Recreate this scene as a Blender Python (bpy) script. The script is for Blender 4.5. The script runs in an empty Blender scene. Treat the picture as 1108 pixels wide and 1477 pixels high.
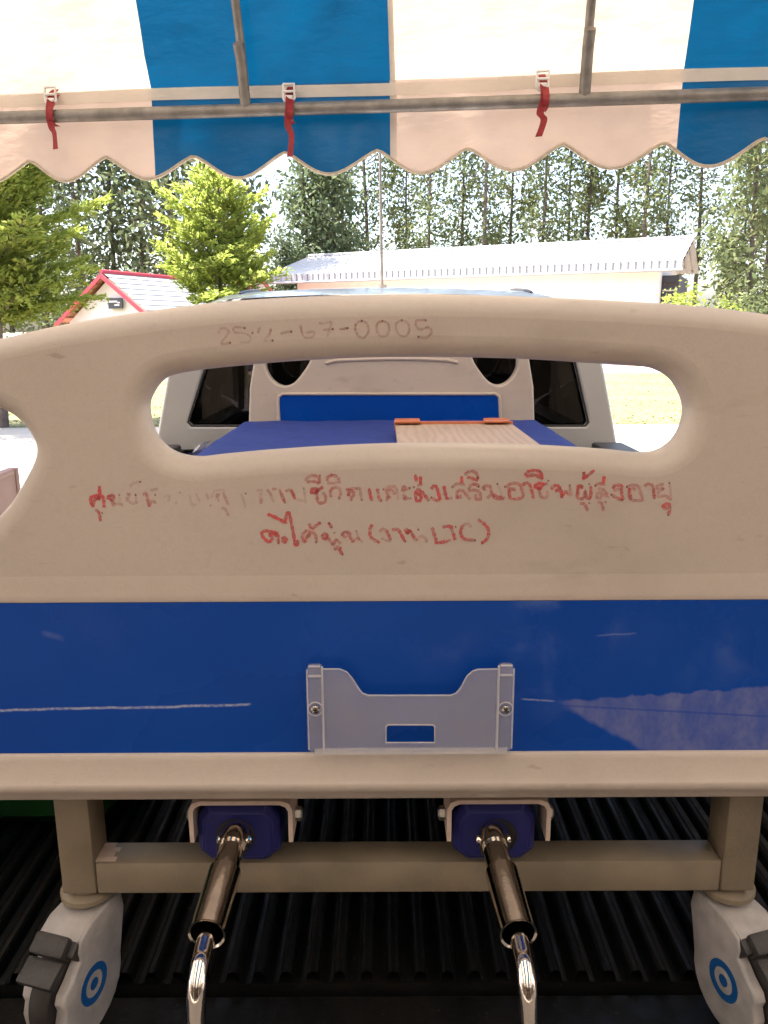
import bpy, bmesh, math, random
import numpy as np
from mathutils import Vector, Matrix, noise as mnoise
R = math.radians
rng = np.random.default_rng(7)
random.seed(7)
S = bpy.context.scene
COL = S.collection

# ------------------------------------------------------------------ camera, light, exposure
CAM_Z, PITCH, ROLL, F = 1.57, 12.9, -0.27, 1150.0
RM = Matrix.Rotation(R(90 - PITCH), 3, 'X') @ Matrix.Rotation(R(ROLL), 3, 'Z')
cam = bpy.data.objects.new('camera', bpy.data.cameras.new('camera'))
COL.objects.link(cam)
cam.location = (0, 0, CAM_Z)
cam.rotation_euler = RM.to_euler()
cam.data.sensor_fit = 'VERTICAL'; cam.data.sensor_height = 24.0
cam.data.lens = 24.0 * F / 1477.0
cam.data.clip_start = 0.02; cam.data.clip_end = 2000
S.camera = cam

SUN_EL, SUN_AZ = 66.0, 272.0            # azimuth clockwise from +Y (straight ahead)
w = bpy.data.worlds.new('World'); S.world = w; w.use_nodes = True
nt = w.node_tree
bg = nt.nodes['Background']
sky = nt.nodes.new('ShaderNodeTexSky'); sky.sky_type = 'NISHITA'; sky.sun_disc = False
sky.sun_elevation = R(SUN_EL); sky.sun_rotation = R(SUN_AZ)
sky.air_density = 1.0; sky.dust_density = 4.0; sky.ozone_density = 1.0
nt.links.new(sky.outputs['Color'], bg.inputs['Color'])
bg.inputs['Strength'].default_value = 0.13
sun = bpy.data.objects.new('sun', bpy.data.lights.new('sun', 'SUN')); COL.objects.link(sun)
sun.data.energy = 4.6; sun.data.angle = R(0.53); sun.data.color = (1.0, 0.95, 0.86)
sd = Vector((math.sin(R(SUN_AZ)) * math.cos(R(SUN_EL)), math.cos(R(SUN_AZ)) * math.cos(R(SUN_EL)), math.sin(R(SUN_EL))))
sun.rotation_euler = sd.to_track_quat('Z', 'Y').to_euler()
sun.location = sd * 50
S.view_settings.view_transform = 'Standard'; S.view_settings.look = 'None'
S.view_settings.gamma = 1.0; S.view_settings.use_curve_mapping = False
S.view_settings.exposure = 2.5
S.render.engine = 'CYCLES'
S.cycles.use_denoising = True
S.cycles.max_bounces = 10; S.cycles.diffuse_bounces = 6; S.cycles.transparent_max_bounces = 16
S.cycles.sample_clamp_indirect = 6.0
S.cycles.caustics_reflective = False; S.cycles.caustics_refractive = False

# ------------------------------------------------------------------ helpers
def ray(px, py):
    return RM @ Vector(((px - 554.0) / F, (738.5 - py) / F, -1.0))
def P(px, py, Y):
    """point of the plane y = Y that the photograph shows at pixel px, py"""
    d = ray(px, py); t = Y / d.y
    return Vector((d.x * t, Y, CAM_Z + d.z * t))

def catmull(pts, n=6, closed=False):
    pts = [Vector(p) for p in pts]; out = []; m = len(pts)
    if m < 3: return pts
    for i in range(m if closed else m - 1):
        if closed: a, b, c, d = pts[i - 1], pts[i], pts[(i + 1) % m], pts[(i + 2) % m]
        else: a, b, c, d = pts[max(i - 1, 0)], pts[i], pts[i + 1], pts[min(i + 2, m - 1)]
        for k in range(n):
            t = k / n
            out.append(0.5 * ((2 * b) + (c - a) * t + (2 * a - 5 * b + 4 * c - d) * t * t + (3 * b - a - 3 * c + d) * t ** 3))
    if not closed: out.append(pts[-1])
    return out

class MB:
    """collects shapes into one mesh"""
    def __init__(s): s.v = []; s.f = []
    def add(s, vs, fs):
        o = len(s.v); s.v += [tuple(v) for v in vs]; s.f += [tuple(i + o for i in f) for f in fs]; return s
    def box(s, c, d, bev=0.0, rot=None, seg=2):
        bm = bmesh.new(); bmesh.ops.create_cube(bm, size=1.0)
        for v in bm.verts: v.co = Vector((v.co.x * d[0], v.co.y * d[1], v.co.z * d[2]))
        if bev > 0: bmesh.ops.bevel(bm, geom=list(bm.edges), offset=bev, segments=seg, profile=0.5, affect='EDGES')
        bm.verts.index_update()
        M = rot if rot is not None else Matrix.Identity(3)
        s.add([M @ v.co + Vector(c) for v in bm.verts], [[v.index for v in f.verts] for f in bm.faces]); bm.free(); return s
    def bb(s, x0, x1, y0, y1, z0, z1, bev=0.0):
        return s.box(((x0 + x1) / 2, (y0 + y1) / 2, (z0 + z1) / 2), (x1 - x0, y1 - y0, z1 - z0), bev)
    def tube(s, pts, r, n=12, cap=True):
        pts = [Vector(p) for p in pts]; m = len(pts)
        rs = r if isinstance(r, (list, tuple)) else [r] * m
        t0 = (pts[1] - pts[0]).normalized()
        up = Vector((0, 0, 1)) if abs(t0.z) < 0.9 else Vector((1, 0, 0))
        nrm = t0.cross(up).normalized(); rings = []
        for i, p in enumerate(pts):
            t = ((pts[i + 1] - p).normalized() if i < m - 1 else (p - pts[i - 1]).normalized())
            if 0 < i < m - 1: t = ((pts[i + 1] - p).normalized() + (p - pts[i - 1]).normalized()).normalized()
            nrm = (nrm - t * nrm.dot(t)).normalized(); b = t.cross(nrm)
            rings.append([p + (nrm * math.cos(2 * math.pi * k / n) + b * math.sin(2 * math.pi * k / n)) * rs[i] for k in range(n)])
        vs = [v for q in rings for v in q]; fs = []
        for i in range(m - 1):
            for k in range(n):
                fs.append((i * n + k, i * n + (k + 1) % n, (i + 1) * n + (k + 1) % n, (i + 1) * n + k))
        if cap: fs.append(tuple(range(n))[::-1]); fs.append(tuple((m - 1) * n + k for k in range(n)))
        return s.add(vs, fs)
    def prism(s, poly, ax, a, b):
        """polygon (list of 2-tuples) swept along axis ax from a to b"""
        n = len(poly)
        def mk(p, t):
            return {'x': (t, p[0], p[1]), 'y': (p[0], t, p[1]), 'z': (p[0], p[1], t)}[ax]
        vs = [mk(p, a) for p in poly] + [mk(p, b) for p in poly]
        fs = [(i, (i + 1) % n, n + (i + 1) % n, n + i) for i in range(n)]
        fs += [tuple(range(n))[::-1], tuple(range(n, 2 * n))]
        return s.add(vs, fs)
    def lathe(s, prof, c, axis='z', n=24):
        """profile of (radius, height) pairs about an axis through c"""
        vs = []; m = len(prof)
        for k in range(n):
            a = 2 * math.pi * k / n
            for (r, h) in prof:
                u, v = r * math.cos(a), r * math.sin(a)
                p = {'z': (u, v, h), 'x': (h, u, v), 'y': (u, h, v)}[axis]
                vs.append((p[0] + c[0], p[1] + c[1], p[2] + c[2]))
        fs = []
        for k in range(n):
            for j in range(m - 1):
                fs.append((k * m + j, ((k + 1) % n) * m + j, ((k + 1) % n) * m + j + 1, k * m + j + 1))
        return s.add(vs, fs)
    def grid(s, fn, nu, nv):
        vs = [fn(i / nu, j / nv) for j in range(nv + 1) for i in range(nu + 1)]
        fs = [(j * (nu + 1) + i, j * (nu + 1) + i + 1, (j + 1) * (nu + 1) + i + 1, (j + 1) * (nu + 1) + i) for j in range(nv) for i in range(nu)]
        return s.add(vs, fs)
    def plate(s, outer, holes, th, bev, yf, res=5):
        """flat plate with holes standing in the xz plane, its front face at y = yf, rounded edges"""
        cu = bpy.data.curves.new('c', 'CURVE'); cu.dimensions = '2D'; cu.fill_mode = 'BOTH'
        cu.extrude = max(th / 2 - bev, 0.0); cu.bevel_depth = bev; cu.bevel_resolution = res; cu.offset = -bev
        for loop in [outer] + list(holes):
            sp = cu.splines.new('POLY'); sp.points.add(len(loop) - 1); sp.use_cyclic_u = True
            for q, p in zip(sp.points, loop): q.co = (p[0], p[1], 0, 1)
        o = bpy.data.objects.new('c', cu); COL.objects.link(o)
        dg = bpy.context.evaluated_depsgraph_get(); dg.update()
        me = bpy.data.meshes.new_from_object(o.evaluated_get(dg))
        s.add([(v.co.x, yf + th / 2 - v.co.z, v.co.y) for v in me.vertices], [tuple(p.vertices) for p in me.polygons])
        bpy.data.objects.remove(o); bpy.data.curves.remove(cu); bpy.data.meshes.remove(me)
        return s

def rootloc(o):
    while o.parent is not None: o = o.parent
    return Vector(o.location)
def obj(name, mb, mat, parent=None, local=False, angle=35, label=None, smooth=True, fix=True):
    me = bpy.data.meshes.new(name)
    off = Vector((0, 0, 0)) if (local or parent is None) else rootloc(parent)
    me.from_pydata([(v[0] - off[0], v[1] - off[1], v[2] - off[2]) for v in mb.v], [], mb.f)
    if fix:
        bm = bmesh.new(); bm.from_mesh(me); bmesh.ops.recalc_face_normals(bm, faces=bm.faces); bm.to_mesh(me); bm.free()
    if smooth:
        me.shade_smooth(); me.set_sharp_from_angle(angle=R(angle))
    me.materials.append(mat)
    o = bpy.data.objects.new(name, me); COL.objects.link(o)
    if parent is not None: o.parent = parent
    if label: o['label'] = label
    return o
def tag(o, label, cat, group=None, kind=None):
    o['label'] = label; o['category'] = cat
    if group: o['group'] = group
    if kind: o['kind'] = kind
    return o
def thing(name, label, cat, loc=(0, 0, 0), group=None, rz=0):
    o = bpy.data.objects.new(name, None); COL.objects.link(o); o.empty_display_size = 0.1
    o.location = loc; o.rotation_euler = (0, 0, rz)
    return tag(o, label, cat, group)
def struct(o): o['kind'] = 'structure'; return o
def copy_tree(o, parent=None):
    c = o.copy(); COL.objects.link(c)
    if parent is not None: c.parent = parent
    for ch in [x for x in COL.objects if x.parent == o]: copy_tree(ch, c)
    return c

# ------------------------------------------------------------------ materials
def mat(name, col, rough=0.5, metal=0.0, var=0.1, scale=20.0, bump=0.0, bscale=80.0, spec=0.5, coat=0.0, detail=4.0):
    m = bpy.data.materials.new(name); m.use_nodes = True; t = m.node_tree; b = t.nodes['Principled BSDF']
    b.inputs['Roughness'].default_value = rough; b.inputs['Metallic'].default_value = metal
    b.inputs['Specular IOR Level'].default_value = spec; b.inputs['Coat Weight'].default_value = coat
    tc = t.nodes.new('ShaderNodeTexCoord')
    n = t.nodes.new('ShaderNodeTexNoise'); n.inputs['Scale'].default_value = scale; n.inputs['Detail'].default_value = detail
    t.links.new(tc.outputs['Object'], n.inputs['Vector'])
    r = t.nodes.new('ShaderNodeValToRGB')
    r.color_ramp.elements[0].position = 0.3; r.color_ramp.elements[1].position = 0.7
    r.color_ramp.elements[0].color = (*[c * (1 - var) for c in col], 1)
    r.color_ramp.elements[1].color = (*[min(c * (1 + var), 1) for c in col], 1)
    t.links.new(n.outputs['Fac'], r.inputs['Fac']); t.links.new(r.outputs['Color'], b.inputs['Base Color'])
    if bump > 0:
        n2 = t.nodes.new('ShaderNodeTexNoise'); n2.inputs['Scale'].default_value = bscale; n2.inputs['Detail'].default_value = 3
        t.links.new(tc.outputs['Object'], n2.inputs['Vector'])
        bp = t.nodes.new('ShaderNodeBump'); bp.inputs['Strength'].default_value = bump; bp.inputs['Distance'].default_value = 0.01
        t.links.new(n2.outputs['Fac'], bp.inputs['Height']); t.links.new(bp.outputs['Normal'], b.inputs['Normal'])
    return m
def leaf_mat(name, c1, c2, trans=0.4):
    m = bpy.data.materials.new(name); m.use_nodes = True; t = m.node_tree
    for x in list(t.nodes): t.nodes.remove(x)
    out = t.nodes.new('ShaderNodeOutputMaterial')
    g = t.nodes.new('ShaderNodeNewGeometry'); rp = t.nodes.new('ShaderNodeMix'); rp.data_type = 'RGBA'
    t.links.new(g.outputs['Random Per Island'], rp.inputs['Factor'])
    rp.inputs['A'].default_value = (*c1, 1); rp.inputs['B'].default_value = (*c2, 1)
    d = t.nodes.new('ShaderNodeBsdfDiffuse'); tr = t.nodes.new('ShaderNodeBsdfTranslucent'); mx = t.nodes.new('ShaderNodeMixShader')
    mx.inputs[0].default_value = trans
    t.links.new(rp.outputs['Result'], d.inputs['Color']); t.links.new(rp.outputs['Result'], tr.inputs['Color'])
    t.links.new(d.outputs[0], mx.inputs[1]); t.links.new(tr.outputs[0], mx.inputs[2]); t.links.new(mx.outputs[0], out.inputs[0])
    return m
def fabric_mat(name, col, tcol, trans=0.5, gloss=0.05):
    m = bpy.data.materials.new(name); m.use_nodes = True; t = m.node_tree
    for x in list(t.nodes): t.nodes.remove(x)
    out = t.nodes.new('ShaderNodeOutputMaterial'); tc = t.nodes.new('ShaderNodeTexCoord')
    n = t.nodes.new('ShaderNodeTexNoise'); n.inputs['Scale'].default_value = 5; n.inputs['Detail'].default_value = 6
    t.links.new(tc.outputs['Object'], n.inputs['Vector'])
    mr = t.nodes.new('ShaderNodeMapRange'); mr.inputs[1].default_value = 0.3; mr.inputs[2].default_value = 0.7
    mr.inputs[3].default_value = 0.88; mr.inputs[4].default_value = 1.06
    t.links.new(n.outputs['Fac'], mr.inputs[0])
    def scaled(c):
        v = t.nodes.new('ShaderNodeVectorMath'); v.operation = 'SCALE'; v.inputs[0].default_value = c
        t.links.new(mr.outputs[0], v.inputs['Scale']); return v
    n2 = t.nodes.new('ShaderNodeTexNoise'); n2.inputs['Scale'].default_value = 9; n2.inputs['Detail'].default_value = 4
    mp = t.nodes.new('ShaderNodeMapping'); mp.inputs['Scale'].default_value = (1, 1, 2.2); mp.inputs['Rotation'].default_value = (0, 0.6, 0)
    t.links.new(tc.outputs['Object'], mp.inputs[0]); t.links.new(mp.outputs[0], n2.inputs['Vector'])
    bp = t.nodes.new('ShaderNodeBump'); bp.inputs['Strength'].default_value = 0.28; bp.inputs['Distance'].default_value = 0.02
    t.links.new(n2.outputs['Fac'], bp.inputs['Height'])
    d = t.nodes.new('ShaderNodeBsdfDiffuse'); tr = t.nodes.new('ShaderNodeBsdfTranslucent'); mx = t.nodes.new('ShaderNodeMixShader')
    mx.inputs[0].default_value = trans
    t.links.new(scaled(col).outputs[0], d.inputs['Color']); t.links.new(scaled(tcol).outputs[0], tr.inputs['Color'])
    gl = t.nodes.new('ShaderNodeBsdfGlossy'); gl.inputs['Roughness'].default_value = 0.32
    for x in (d, tr, gl): t.links.new(bp.outputs['Normal'], x.inputs['Normal'])
    t.links.new(d.outputs[0], mx.inputs[1]); t.links.new(tr.outputs[0], mx.inputs[2])
    m2 = t.nodes.new('ShaderNodeMixShader'); m2.inputs[0].default_value = gloss
    t.links.new(mx.outputs[0], m2.inputs[1]); t.links.new(gl.outputs[0], m2.inputs[2]); t.links.new(m2.outputs[0], out.inputs[0])
    return m
def glass_mat(name, tint, rough=0.02):
    m = bpy.data.materials.new(name); m.use_nodes = True; t = m.node_tree
    for x in list(t.nodes): t.nodes.remove(x)
    out = t.nodes.new('ShaderNodeOutputMaterial'); tr = t.nodes.new('ShaderNodeBsdfTransparent'); gl = t.nodes.new('ShaderNodeBsdfGlossy')
    tr.inputs['Color'].default_value = (*tint, 1); gl.inputs['Roughness'].default_value = rough
    fr = t.nodes.new('ShaderNodeFresnel'); fr.inputs['IOR'].default_value = 1.45; mx = t.nodes.new('ShaderNodeMixShader')
    t.links.new(fr.outputs[0], mx.inputs[0]); t.links.new(tr.outputs[0], mx.inputs[1]); t.links.new(gl.outputs[0], mx.inputs[2])
    t.links.new(mx.outputs[0], out.inputs[0]); return m
def frosted_mat(name, col, alpha, rough=0.35):
    m = bpy.data.materials.new(name); m.use_nodes = True; t = m.node_tree; b = t.nodes['Principled BSDF']
    b.inputs['Base Color'].default_value = (*col, 1); b.inputs['Roughness'].default_value = rough
    tc = t.nodes.new('ShaderNodeTexCoord'); n = t.nodes.new('ShaderNodeTexNoise'); n.inputs['Scale'].default_value = 60
    n.inputs['Detail'].default_value = 5
    t.links.new(tc.outputs['Object'], n.inputs['Vector'])
    mr = t.nodes.new('ShaderNodeMapRange'); mr.inputs[1].default_value = 0.3; mr.inputs[2].default_value = 0.7
    mr.inputs[3].default_value = alpha * 0.92; mr.inputs[4].default_value = min(alpha * 1.08, 1)
    t.links.new(n.outputs['Fac'], mr.inputs[0]); t.links.new(mr.outputs[0], b.inputs['Alpha']); return m

class NB:
    """tiny node builder for the two richer plastics"""
    def __init__(s, name):
        s.m = bpy.data.materials.new(name); s.m.use_nodes = True; s.t = s.m.node_tree; s.b = s.t.nodes['Principled BSDF']
        s.tc = s.t.nodes.new('ShaderNodeTexCoord'); s.obj = s.tc.outputs['Object']
    def link(s, a, b): s.t.links.new(a, b)
    def noise(s, scale, detail=4, stretch=(1, 1, 1), dist=0.0, loc=(0, 0, 0)):
        mp = s.t.nodes.new('ShaderNodeMapping'); mp.inputs['Scale'].default_value = stretch; mp.inputs['Location'].default_value = loc
        s.link(s.obj, mp.inputs[0])
        n = s.t.nodes.new('ShaderNodeTexNoise'); n.inputs['Scale'].default_value = scale; n.inputs['Detail'].default_value = detail
        n.inputs['Distortion'].default_value = dist
        s.link(mp.outputs[0], n.inputs['Vector']); return n.outputs['Fac']
    def rng(s, v, a, b, c, d):
        r = s.t.nodes.new('ShaderNodeMapRange'); r.interpolation_type = 'SMOOTHSTEP'
        for i, x in zip((1, 2, 3, 4), (a, b, c, d)): r.inputs[i].default_value = x
        s.link(v, r.inputs[0]); return r.outputs[0]
    def math(s, op, a, b=0.0, c=0.0):
        n = s.t.nodes.new('ShaderNodeMath'); n.operation = op
        for i, x in enumerate((a, b, c)):
            if isinstance(x, (int, float)): n.inputs[i].default_value = x
            else: s.link(x, n.inputs[i])
        return n.outputs[0]
    def mix(s, f, a, b):
        n = s.t.nodes.new('ShaderNodeMix'); n.data_type = 'RGBA'
        for k, x in (('Factor', f), ('A', a), ('B', b)):
            if isinstance(x, tuple): n.inputs[k].default_value = (*x, 1)
            elif isinstance(x, (int, float)): n.inputs[k].default_value = x
            else: s.link(x, n.inputs[k])
        return n.outputs['Result']
    def sep(s):
        n = s.t.nodes.new('ShaderNodeSeparateXYZ'); s.link(s.obj, n.inputs[0]); return n.outputs
    def bump(s, h, st, dist=0.002):
        n = s.t.nodes.new('ShaderNodeBump'); n.inputs['Strength'].default_value = st; n.inputs['Distance'].default_value = dist
        s.link(h, n.inputs['Height']); s.link(n.outputs['Normal'], s.b.inputs['Normal'])

FLOOR = 0.735                 # top of the ribs in the truck's load bed
BEDX = 0.035
BED0 = Vector((BEDX, 1.8, FLOOR))
BY = 0.78                     # front of the footboard

def board_mat():
    k = NB('cream_plastic'); base = (0.51, 0.43, 0.37)
    c = k.mix(k.rng(k.noise(3.0, 5), 0.35, 0.7, 0, 1), base, tuple(x * 0.93 for x in base))
    # rubbed-in grime, dark specks and faint sideways scuffs
    c = k.mix(k.rng(k.noise(260, 2), 0.70, 0.80, 0, 0.35), c, (0.30, 0.22, 0.17))
    c = k.mix(k.math('MULTIPLY', k.rng(k.noise(14, 7, (0.6, 1, 1.6), 0.3), 0.57, 0.80, 0, 0.5), k.rng(k.noise(2.2, 2), 0.40, 0.62, 0, 1)), c, (0.30, 0.23, 0.18))
    c = k.mix(k.rng(k.noise(5.5, 8, (.9, 1, 1.3), .5, (.3, 0, 5)), .52, .80, 0, .42), c, (.36, .30, .25))
    c = k.mix(k.rng(k.noise(60, 6, (0.45, 1, 1.5), 0.4, (3, 1, 2)), 0.66, 0.76, 0, 0.5), c, (0.26, 0.19, 0.15))
    c = k.mix(k.rng(k.noise(520, 2), 0.35, 0.68, 0, 0.16), c, tuple(x * 0.72 for x in base))
    c = k.mix(k.rng(k.noise(130, 5, (1, 1, 1), 0, (4, 2, 0)), 0.45, 0.75, 0, 0.16), c, tuple(x * 0.70 for x in base))
    k.link(c, k.b.inputs['Base Color'])
    k.link(k.rng(k.noise(8, 5), 0.3, 0.7, 0.38, 0.52), k.b.inputs['Roughness'])
    k.bump(k.noise(420, 2), 0.12, 0.001)
    return k.m
def blue_mat(scratches=True):
    k = NB('blue_laminate'); k.b.inputs['Specular IOR Level'].default_value = 0.13; base = (0.0012, 0.050, 0.315)
    x, y, z = k.sep()
    c = k.mix(k.rng(k.noise(4, 5), 0.35, 0.7, 0, 1), base, (0.0016, 0.056, 0.34))
    ro = k.rng(k.noise(7, 5), 0.3, 0.7, 0.22, 0.34)
    if scratches:
        pz = lambda u, v: P(u, v, BY - 0.002) - BED0
        # long pale scratch on the left, shorter one right of the pocket
        n = k.noise(26, 3, (1, 1, 0.2)); wob = k.math('MULTIPLY', k.math('SUBTRACT', n, 0.5), 0.006)
        for (u0, v0, u1, v1, wd, am) in ((-60, 1025, 362, 1017, 0.0017, 0.8), (752, 1009, 800, 1011, 0.0012, 0.45), (60, 912, 92, 921, 0.004, 0.12), (860, 917, 918, 913, 0.001, 0.25)):
            a, b = pz(u0, v0), pz(u1, v1); sl = (b.z - a.z) / (b.x - a.x)
            zc = k.math('ADD', k.math('MULTIPLY_ADD', x, sl, a.z - sl * a.x), wob)
            d = k.math('ABSOLUTE', k.math('SUBTRACT', z, zc))
            band = k.rng(d, wd * 0.3, wd * 1.2, 1, 0)
            lim = k.math('MULTIPLY', k.rng(x, a.x - 0.002, a.x + 0.004, 0, 1), k.rng(x, b.x - 0.004, b.x + 0.002, 1, 0))
            tex = k.rng(k.noise(330, 5, (0.8, 1, 1.0)), 0.26, 0.62, 0.3, 1)
            c = k.mix(k.math('MULTIPLY', k.math('MULTIPLY', band, lim), k.math('MULTIPLY', tex, am)), c, (0.42, 0.45, 0.55))
        # scuffed patch, its hazy glare painted in as pale colour, lower right, widening right
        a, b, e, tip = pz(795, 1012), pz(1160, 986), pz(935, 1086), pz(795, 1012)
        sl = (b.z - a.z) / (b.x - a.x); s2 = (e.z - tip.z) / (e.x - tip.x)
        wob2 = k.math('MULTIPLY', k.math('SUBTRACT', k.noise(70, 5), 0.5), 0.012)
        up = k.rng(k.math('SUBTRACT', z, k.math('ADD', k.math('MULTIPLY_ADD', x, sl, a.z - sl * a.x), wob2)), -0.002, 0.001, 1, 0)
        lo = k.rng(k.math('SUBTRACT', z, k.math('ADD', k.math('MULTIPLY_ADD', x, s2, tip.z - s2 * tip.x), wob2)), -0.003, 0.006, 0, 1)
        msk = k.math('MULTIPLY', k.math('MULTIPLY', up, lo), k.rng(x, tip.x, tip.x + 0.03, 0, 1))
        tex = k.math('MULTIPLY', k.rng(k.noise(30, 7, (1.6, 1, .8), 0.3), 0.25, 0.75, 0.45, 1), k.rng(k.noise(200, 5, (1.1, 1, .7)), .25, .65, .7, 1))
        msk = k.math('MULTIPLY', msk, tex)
        # dark bare hairline through it
        a2, b2 = pz(800, 1017), pz(1120, 1034); s3 = (b2.z - a2.z) / (b2.x - a2.x)
        d = k.math('ABSOLUTE', k.math('SUBTRACT', z, k.math('MULTIPLY_ADD', x, s3, a2.z - s3 * a2.x)))
        msk = k.math('MULTIPLY', msk, k.rng(d, 0.0006, 0.0016, 0.45, 1))
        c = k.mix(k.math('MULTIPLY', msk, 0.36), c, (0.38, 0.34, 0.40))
        # faint cloudy rub marks
        cl = k.math('MULTIPLY', k.rng(k.noise(18, 6, (1, 1, 1), 0.4), 0.55, 0.75, 0, 1), k.rng(k.noise(3.2, 2, (1, 1, 1), 0, (1.7, 0, 0)), 0.5, 0.65, 0, 1))
        c = k.mix(k.math('MULTIPLY', cl, 0.22), c, (0.20, 0.28, 0.5))
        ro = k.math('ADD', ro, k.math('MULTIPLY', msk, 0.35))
    k.link(c, k.b.inputs['Base Color']); k.link(ro, k.b.inputs['Roughness'])
    return k.m
def ink_mat():
    k = NB('marker_ink')
    a = k.t.nodes.new('ShaderNodeAttribute'); a.attribute_name = 'ink'
    b2 = k.t.nodes.new('ShaderNodeAttribute'); b2.attribute_name = 'tone'
    dry = k.rng(k.noise(420, 3), 0.30, 0.62, 0.55, 1.1)
    k.link(k.math('MINIMUM', k.math('MULTIPLY', a.outputs['Fac'], dry), 0.95), k.b.inputs['Alpha'])
    k.link(k.mix(b2.outputs['Fac'], (0.60, 0.075, 0.075), (0.16, 0.055, 0.045)), k.b.inputs['Base Color'])
    k.b.inputs['Roughness'].default_value = 0.5
    return k.m
M = {}
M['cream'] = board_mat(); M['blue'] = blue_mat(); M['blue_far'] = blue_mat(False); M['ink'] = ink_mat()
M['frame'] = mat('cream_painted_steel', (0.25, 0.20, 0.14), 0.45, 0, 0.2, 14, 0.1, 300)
M['bracket'] = mat('cream_bracket_paint', (0.62, 0.48, 0.40), 0.4, 0, 0.08, 30)
M['caster'] = mat('grey_white_plastic', (0.42, 0.385, 0.37), 0.5, 0, 0.2, 35, 0.08, 300)
M['emblem'] = mat('emblem_blue', (0.01, 0.10, 0.32), 0.4, 0, 0.05)
M['rubber'] = mat('black_rubber', (0.022, 0.018, 0.017), 0.6, 0, 0.2, 40)
M['pedal'] = mat('black_pedal_plastic', (0.035, 0.030, 0.028), 0.5, 0, 0.15, 60, 0.15, 250)
M['navy'] = mat('navy_plastic', (0.020, 0.021, 0.135), 0.42, 0, 0.08, 20, 0, 80, 0.25)
M['chrome'] = mat('chrome', (0.66, 0.60, 0.54), 0.10, 1.0, 0.12, 60, 0.02, 200)
M['steel'] = mat('zinc_steel', (0.45, 0.43, 0.40), 0.38, 1.0, 0.15, 40)
M['socket'] = mat('dark_socket', (0.012, 0.010, 0.012), 0.5)
M['frost'] = frosted_mat('frosted_plastic', (0.52, 0.51, 0.55), 0.29)
M['frost_edge'] = frosted_mat('frosted_plastic_edge', (0.70, 0.66, 0.65), 0.45)
M['liner'] = mat('black_bed_liner', (0.010, 0.009, 0.009), 0.36, 0, 0.4, 40, 0.10, 90)
def liner_mat():
    k = NB('black_bed_liner')
    c = k.mix(k.rng(k.noise(9, 7, (1, .25, 1), .5), .45, .8, 0, .5), (.006, .0055, .0055), (.026, .021, .018))
    c = k.mix(k.rng(k.noise(190, 3), .66, .76, 0, .5), c, (.10, .085, .07))
    k.link(c, k.b.inputs['Base Color']); k.link(k.rng(k.noise(25, 5), .3, .7, .40, .62), k.b.inputs['Roughness'])
    k.b.inputs['Specular IOR Level'].default_value = .17; k.bump(k.noise(150, 4), .2, .003); return k.m
M['liner'] = liner_mat()
M['mattress'] = mat('blue_mattress_cover', (0.026, 0.045, 0.215), 0.75, 0, 0.14, 30, 0.25, 200, 0.15)
M['truck'] = mat('silver_truck_paint', (0.52, 0.51, 0.51), 0.3, 0.25, 0.04, 6, 0, 80, 0.5, 0.6)
M['black_trim'] = mat('black_trim', (0.02, 0.02, 0.021), 0.5, 0, 0.2, 50, 0.1, 200)
M['tinted'] = glass_mat('tinted_glass', (0.035, 0.03, 0.03))
M['seat'] = mat('dark_seat_cloth', (0.03, 0.028, 0.03), 0.9, 0, 0.2, 60)
M['red_lamp'] = mat('red_lamp_plastic', (0.35, 0.01, 0.01), 0.2)
M['lamp'] = mat('clear_lamp_plastic', (0.7, 0.7, 0.7), 0.1)
M['pipe'] = mat('galvanised_pipe', (0.24, 0.215, 0.19), 0.5, 0.45, 0.25, 18, 0.15, 120)
M['redstrap'] = mat('red_strap', (0.25, 0.012, 0.015), 0.7, 0, 0.2, 80)
M['buckle'] = mat('white_buckle', (0.78, 0.74, 0.70), 0.4)
M['piping'] = mat('beige_piping', (0.50, 0.42, 0.32), 0.8, 0, 0.15, 60)
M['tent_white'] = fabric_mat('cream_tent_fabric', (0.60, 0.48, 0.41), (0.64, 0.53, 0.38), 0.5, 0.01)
M['tent_white_dimmed'] = fabric_mat('cream_fabric_dimmed', (0.60, 0.48, 0.41), (0.50, 0.36, 0.27), 0.5, 0.01)  # copy of the roof cloth; the valance's dimmer glow is put into its colour
M['tent_blue'] = fabric_mat('blue_tent_fabric', (0.001, 0.085, 0.22), (0.0008, 0.058, 0.135), 0.45, 0.02)
M['web'] = fabric_mat('white_webbing', (0.84, 0.76, 0.66), (0.66, 0.50, 0.40), 0.25, 0.0)
M['white_wall'] = mat('white_wall_paint', (0.76, 0.69, 0.66), 0.8, 0, 0.05, 3, 0.1, 40)
M['shade_wall'] = mat('shade_wall_paint', (0.42, 0.34, 0.27), 0.85, 0, 0.08, 2)
M['metal_roof'] = mat('white_metal_roof', (0.32, 0.32, 0.33), 0.45, 0.1, 0.06, 5)
M['pink_tile'] = mat('pink_roof_tile', (0.46, 0.20, 0.14), 0.8, 0, 0.2, 8)
M['red_trim'] = mat('red_trim_paint', (0.40, 0.03, 0.05), 0.6, 0, 0.1)
M['grey_sign'] = mat('grey_sign', (0.05, 0.05, 0.065), 0.6, 0, 0.1)
M['concrete'] = mat('concrete_pavement', (0.34, 0.30, 0.26), 0.85, 0, 0.14, 1.5, 0.3, 60)
M['bounce_apron'] = mat('pale_bounce_yard', (0.36, 0.29, 0.24), 0.9, 0, 0.2, 0.7)
M['soil'] = mat('dry_soil', (0.26, 0.19, 0.12), 0.95, 0, 0.25, 0.8, 0.3, 20)
M['lawn'] = mat('dry_lawn', (0.122, 0.118, 0.047), 0.95, 0, 0.28, 0.5, 0.2, 30)
M['blade'] = leaf_mat('grass_blade', (0.115, 0.115, 0.04), (0.135, 0.13, 0.05), 0.5)
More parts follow.
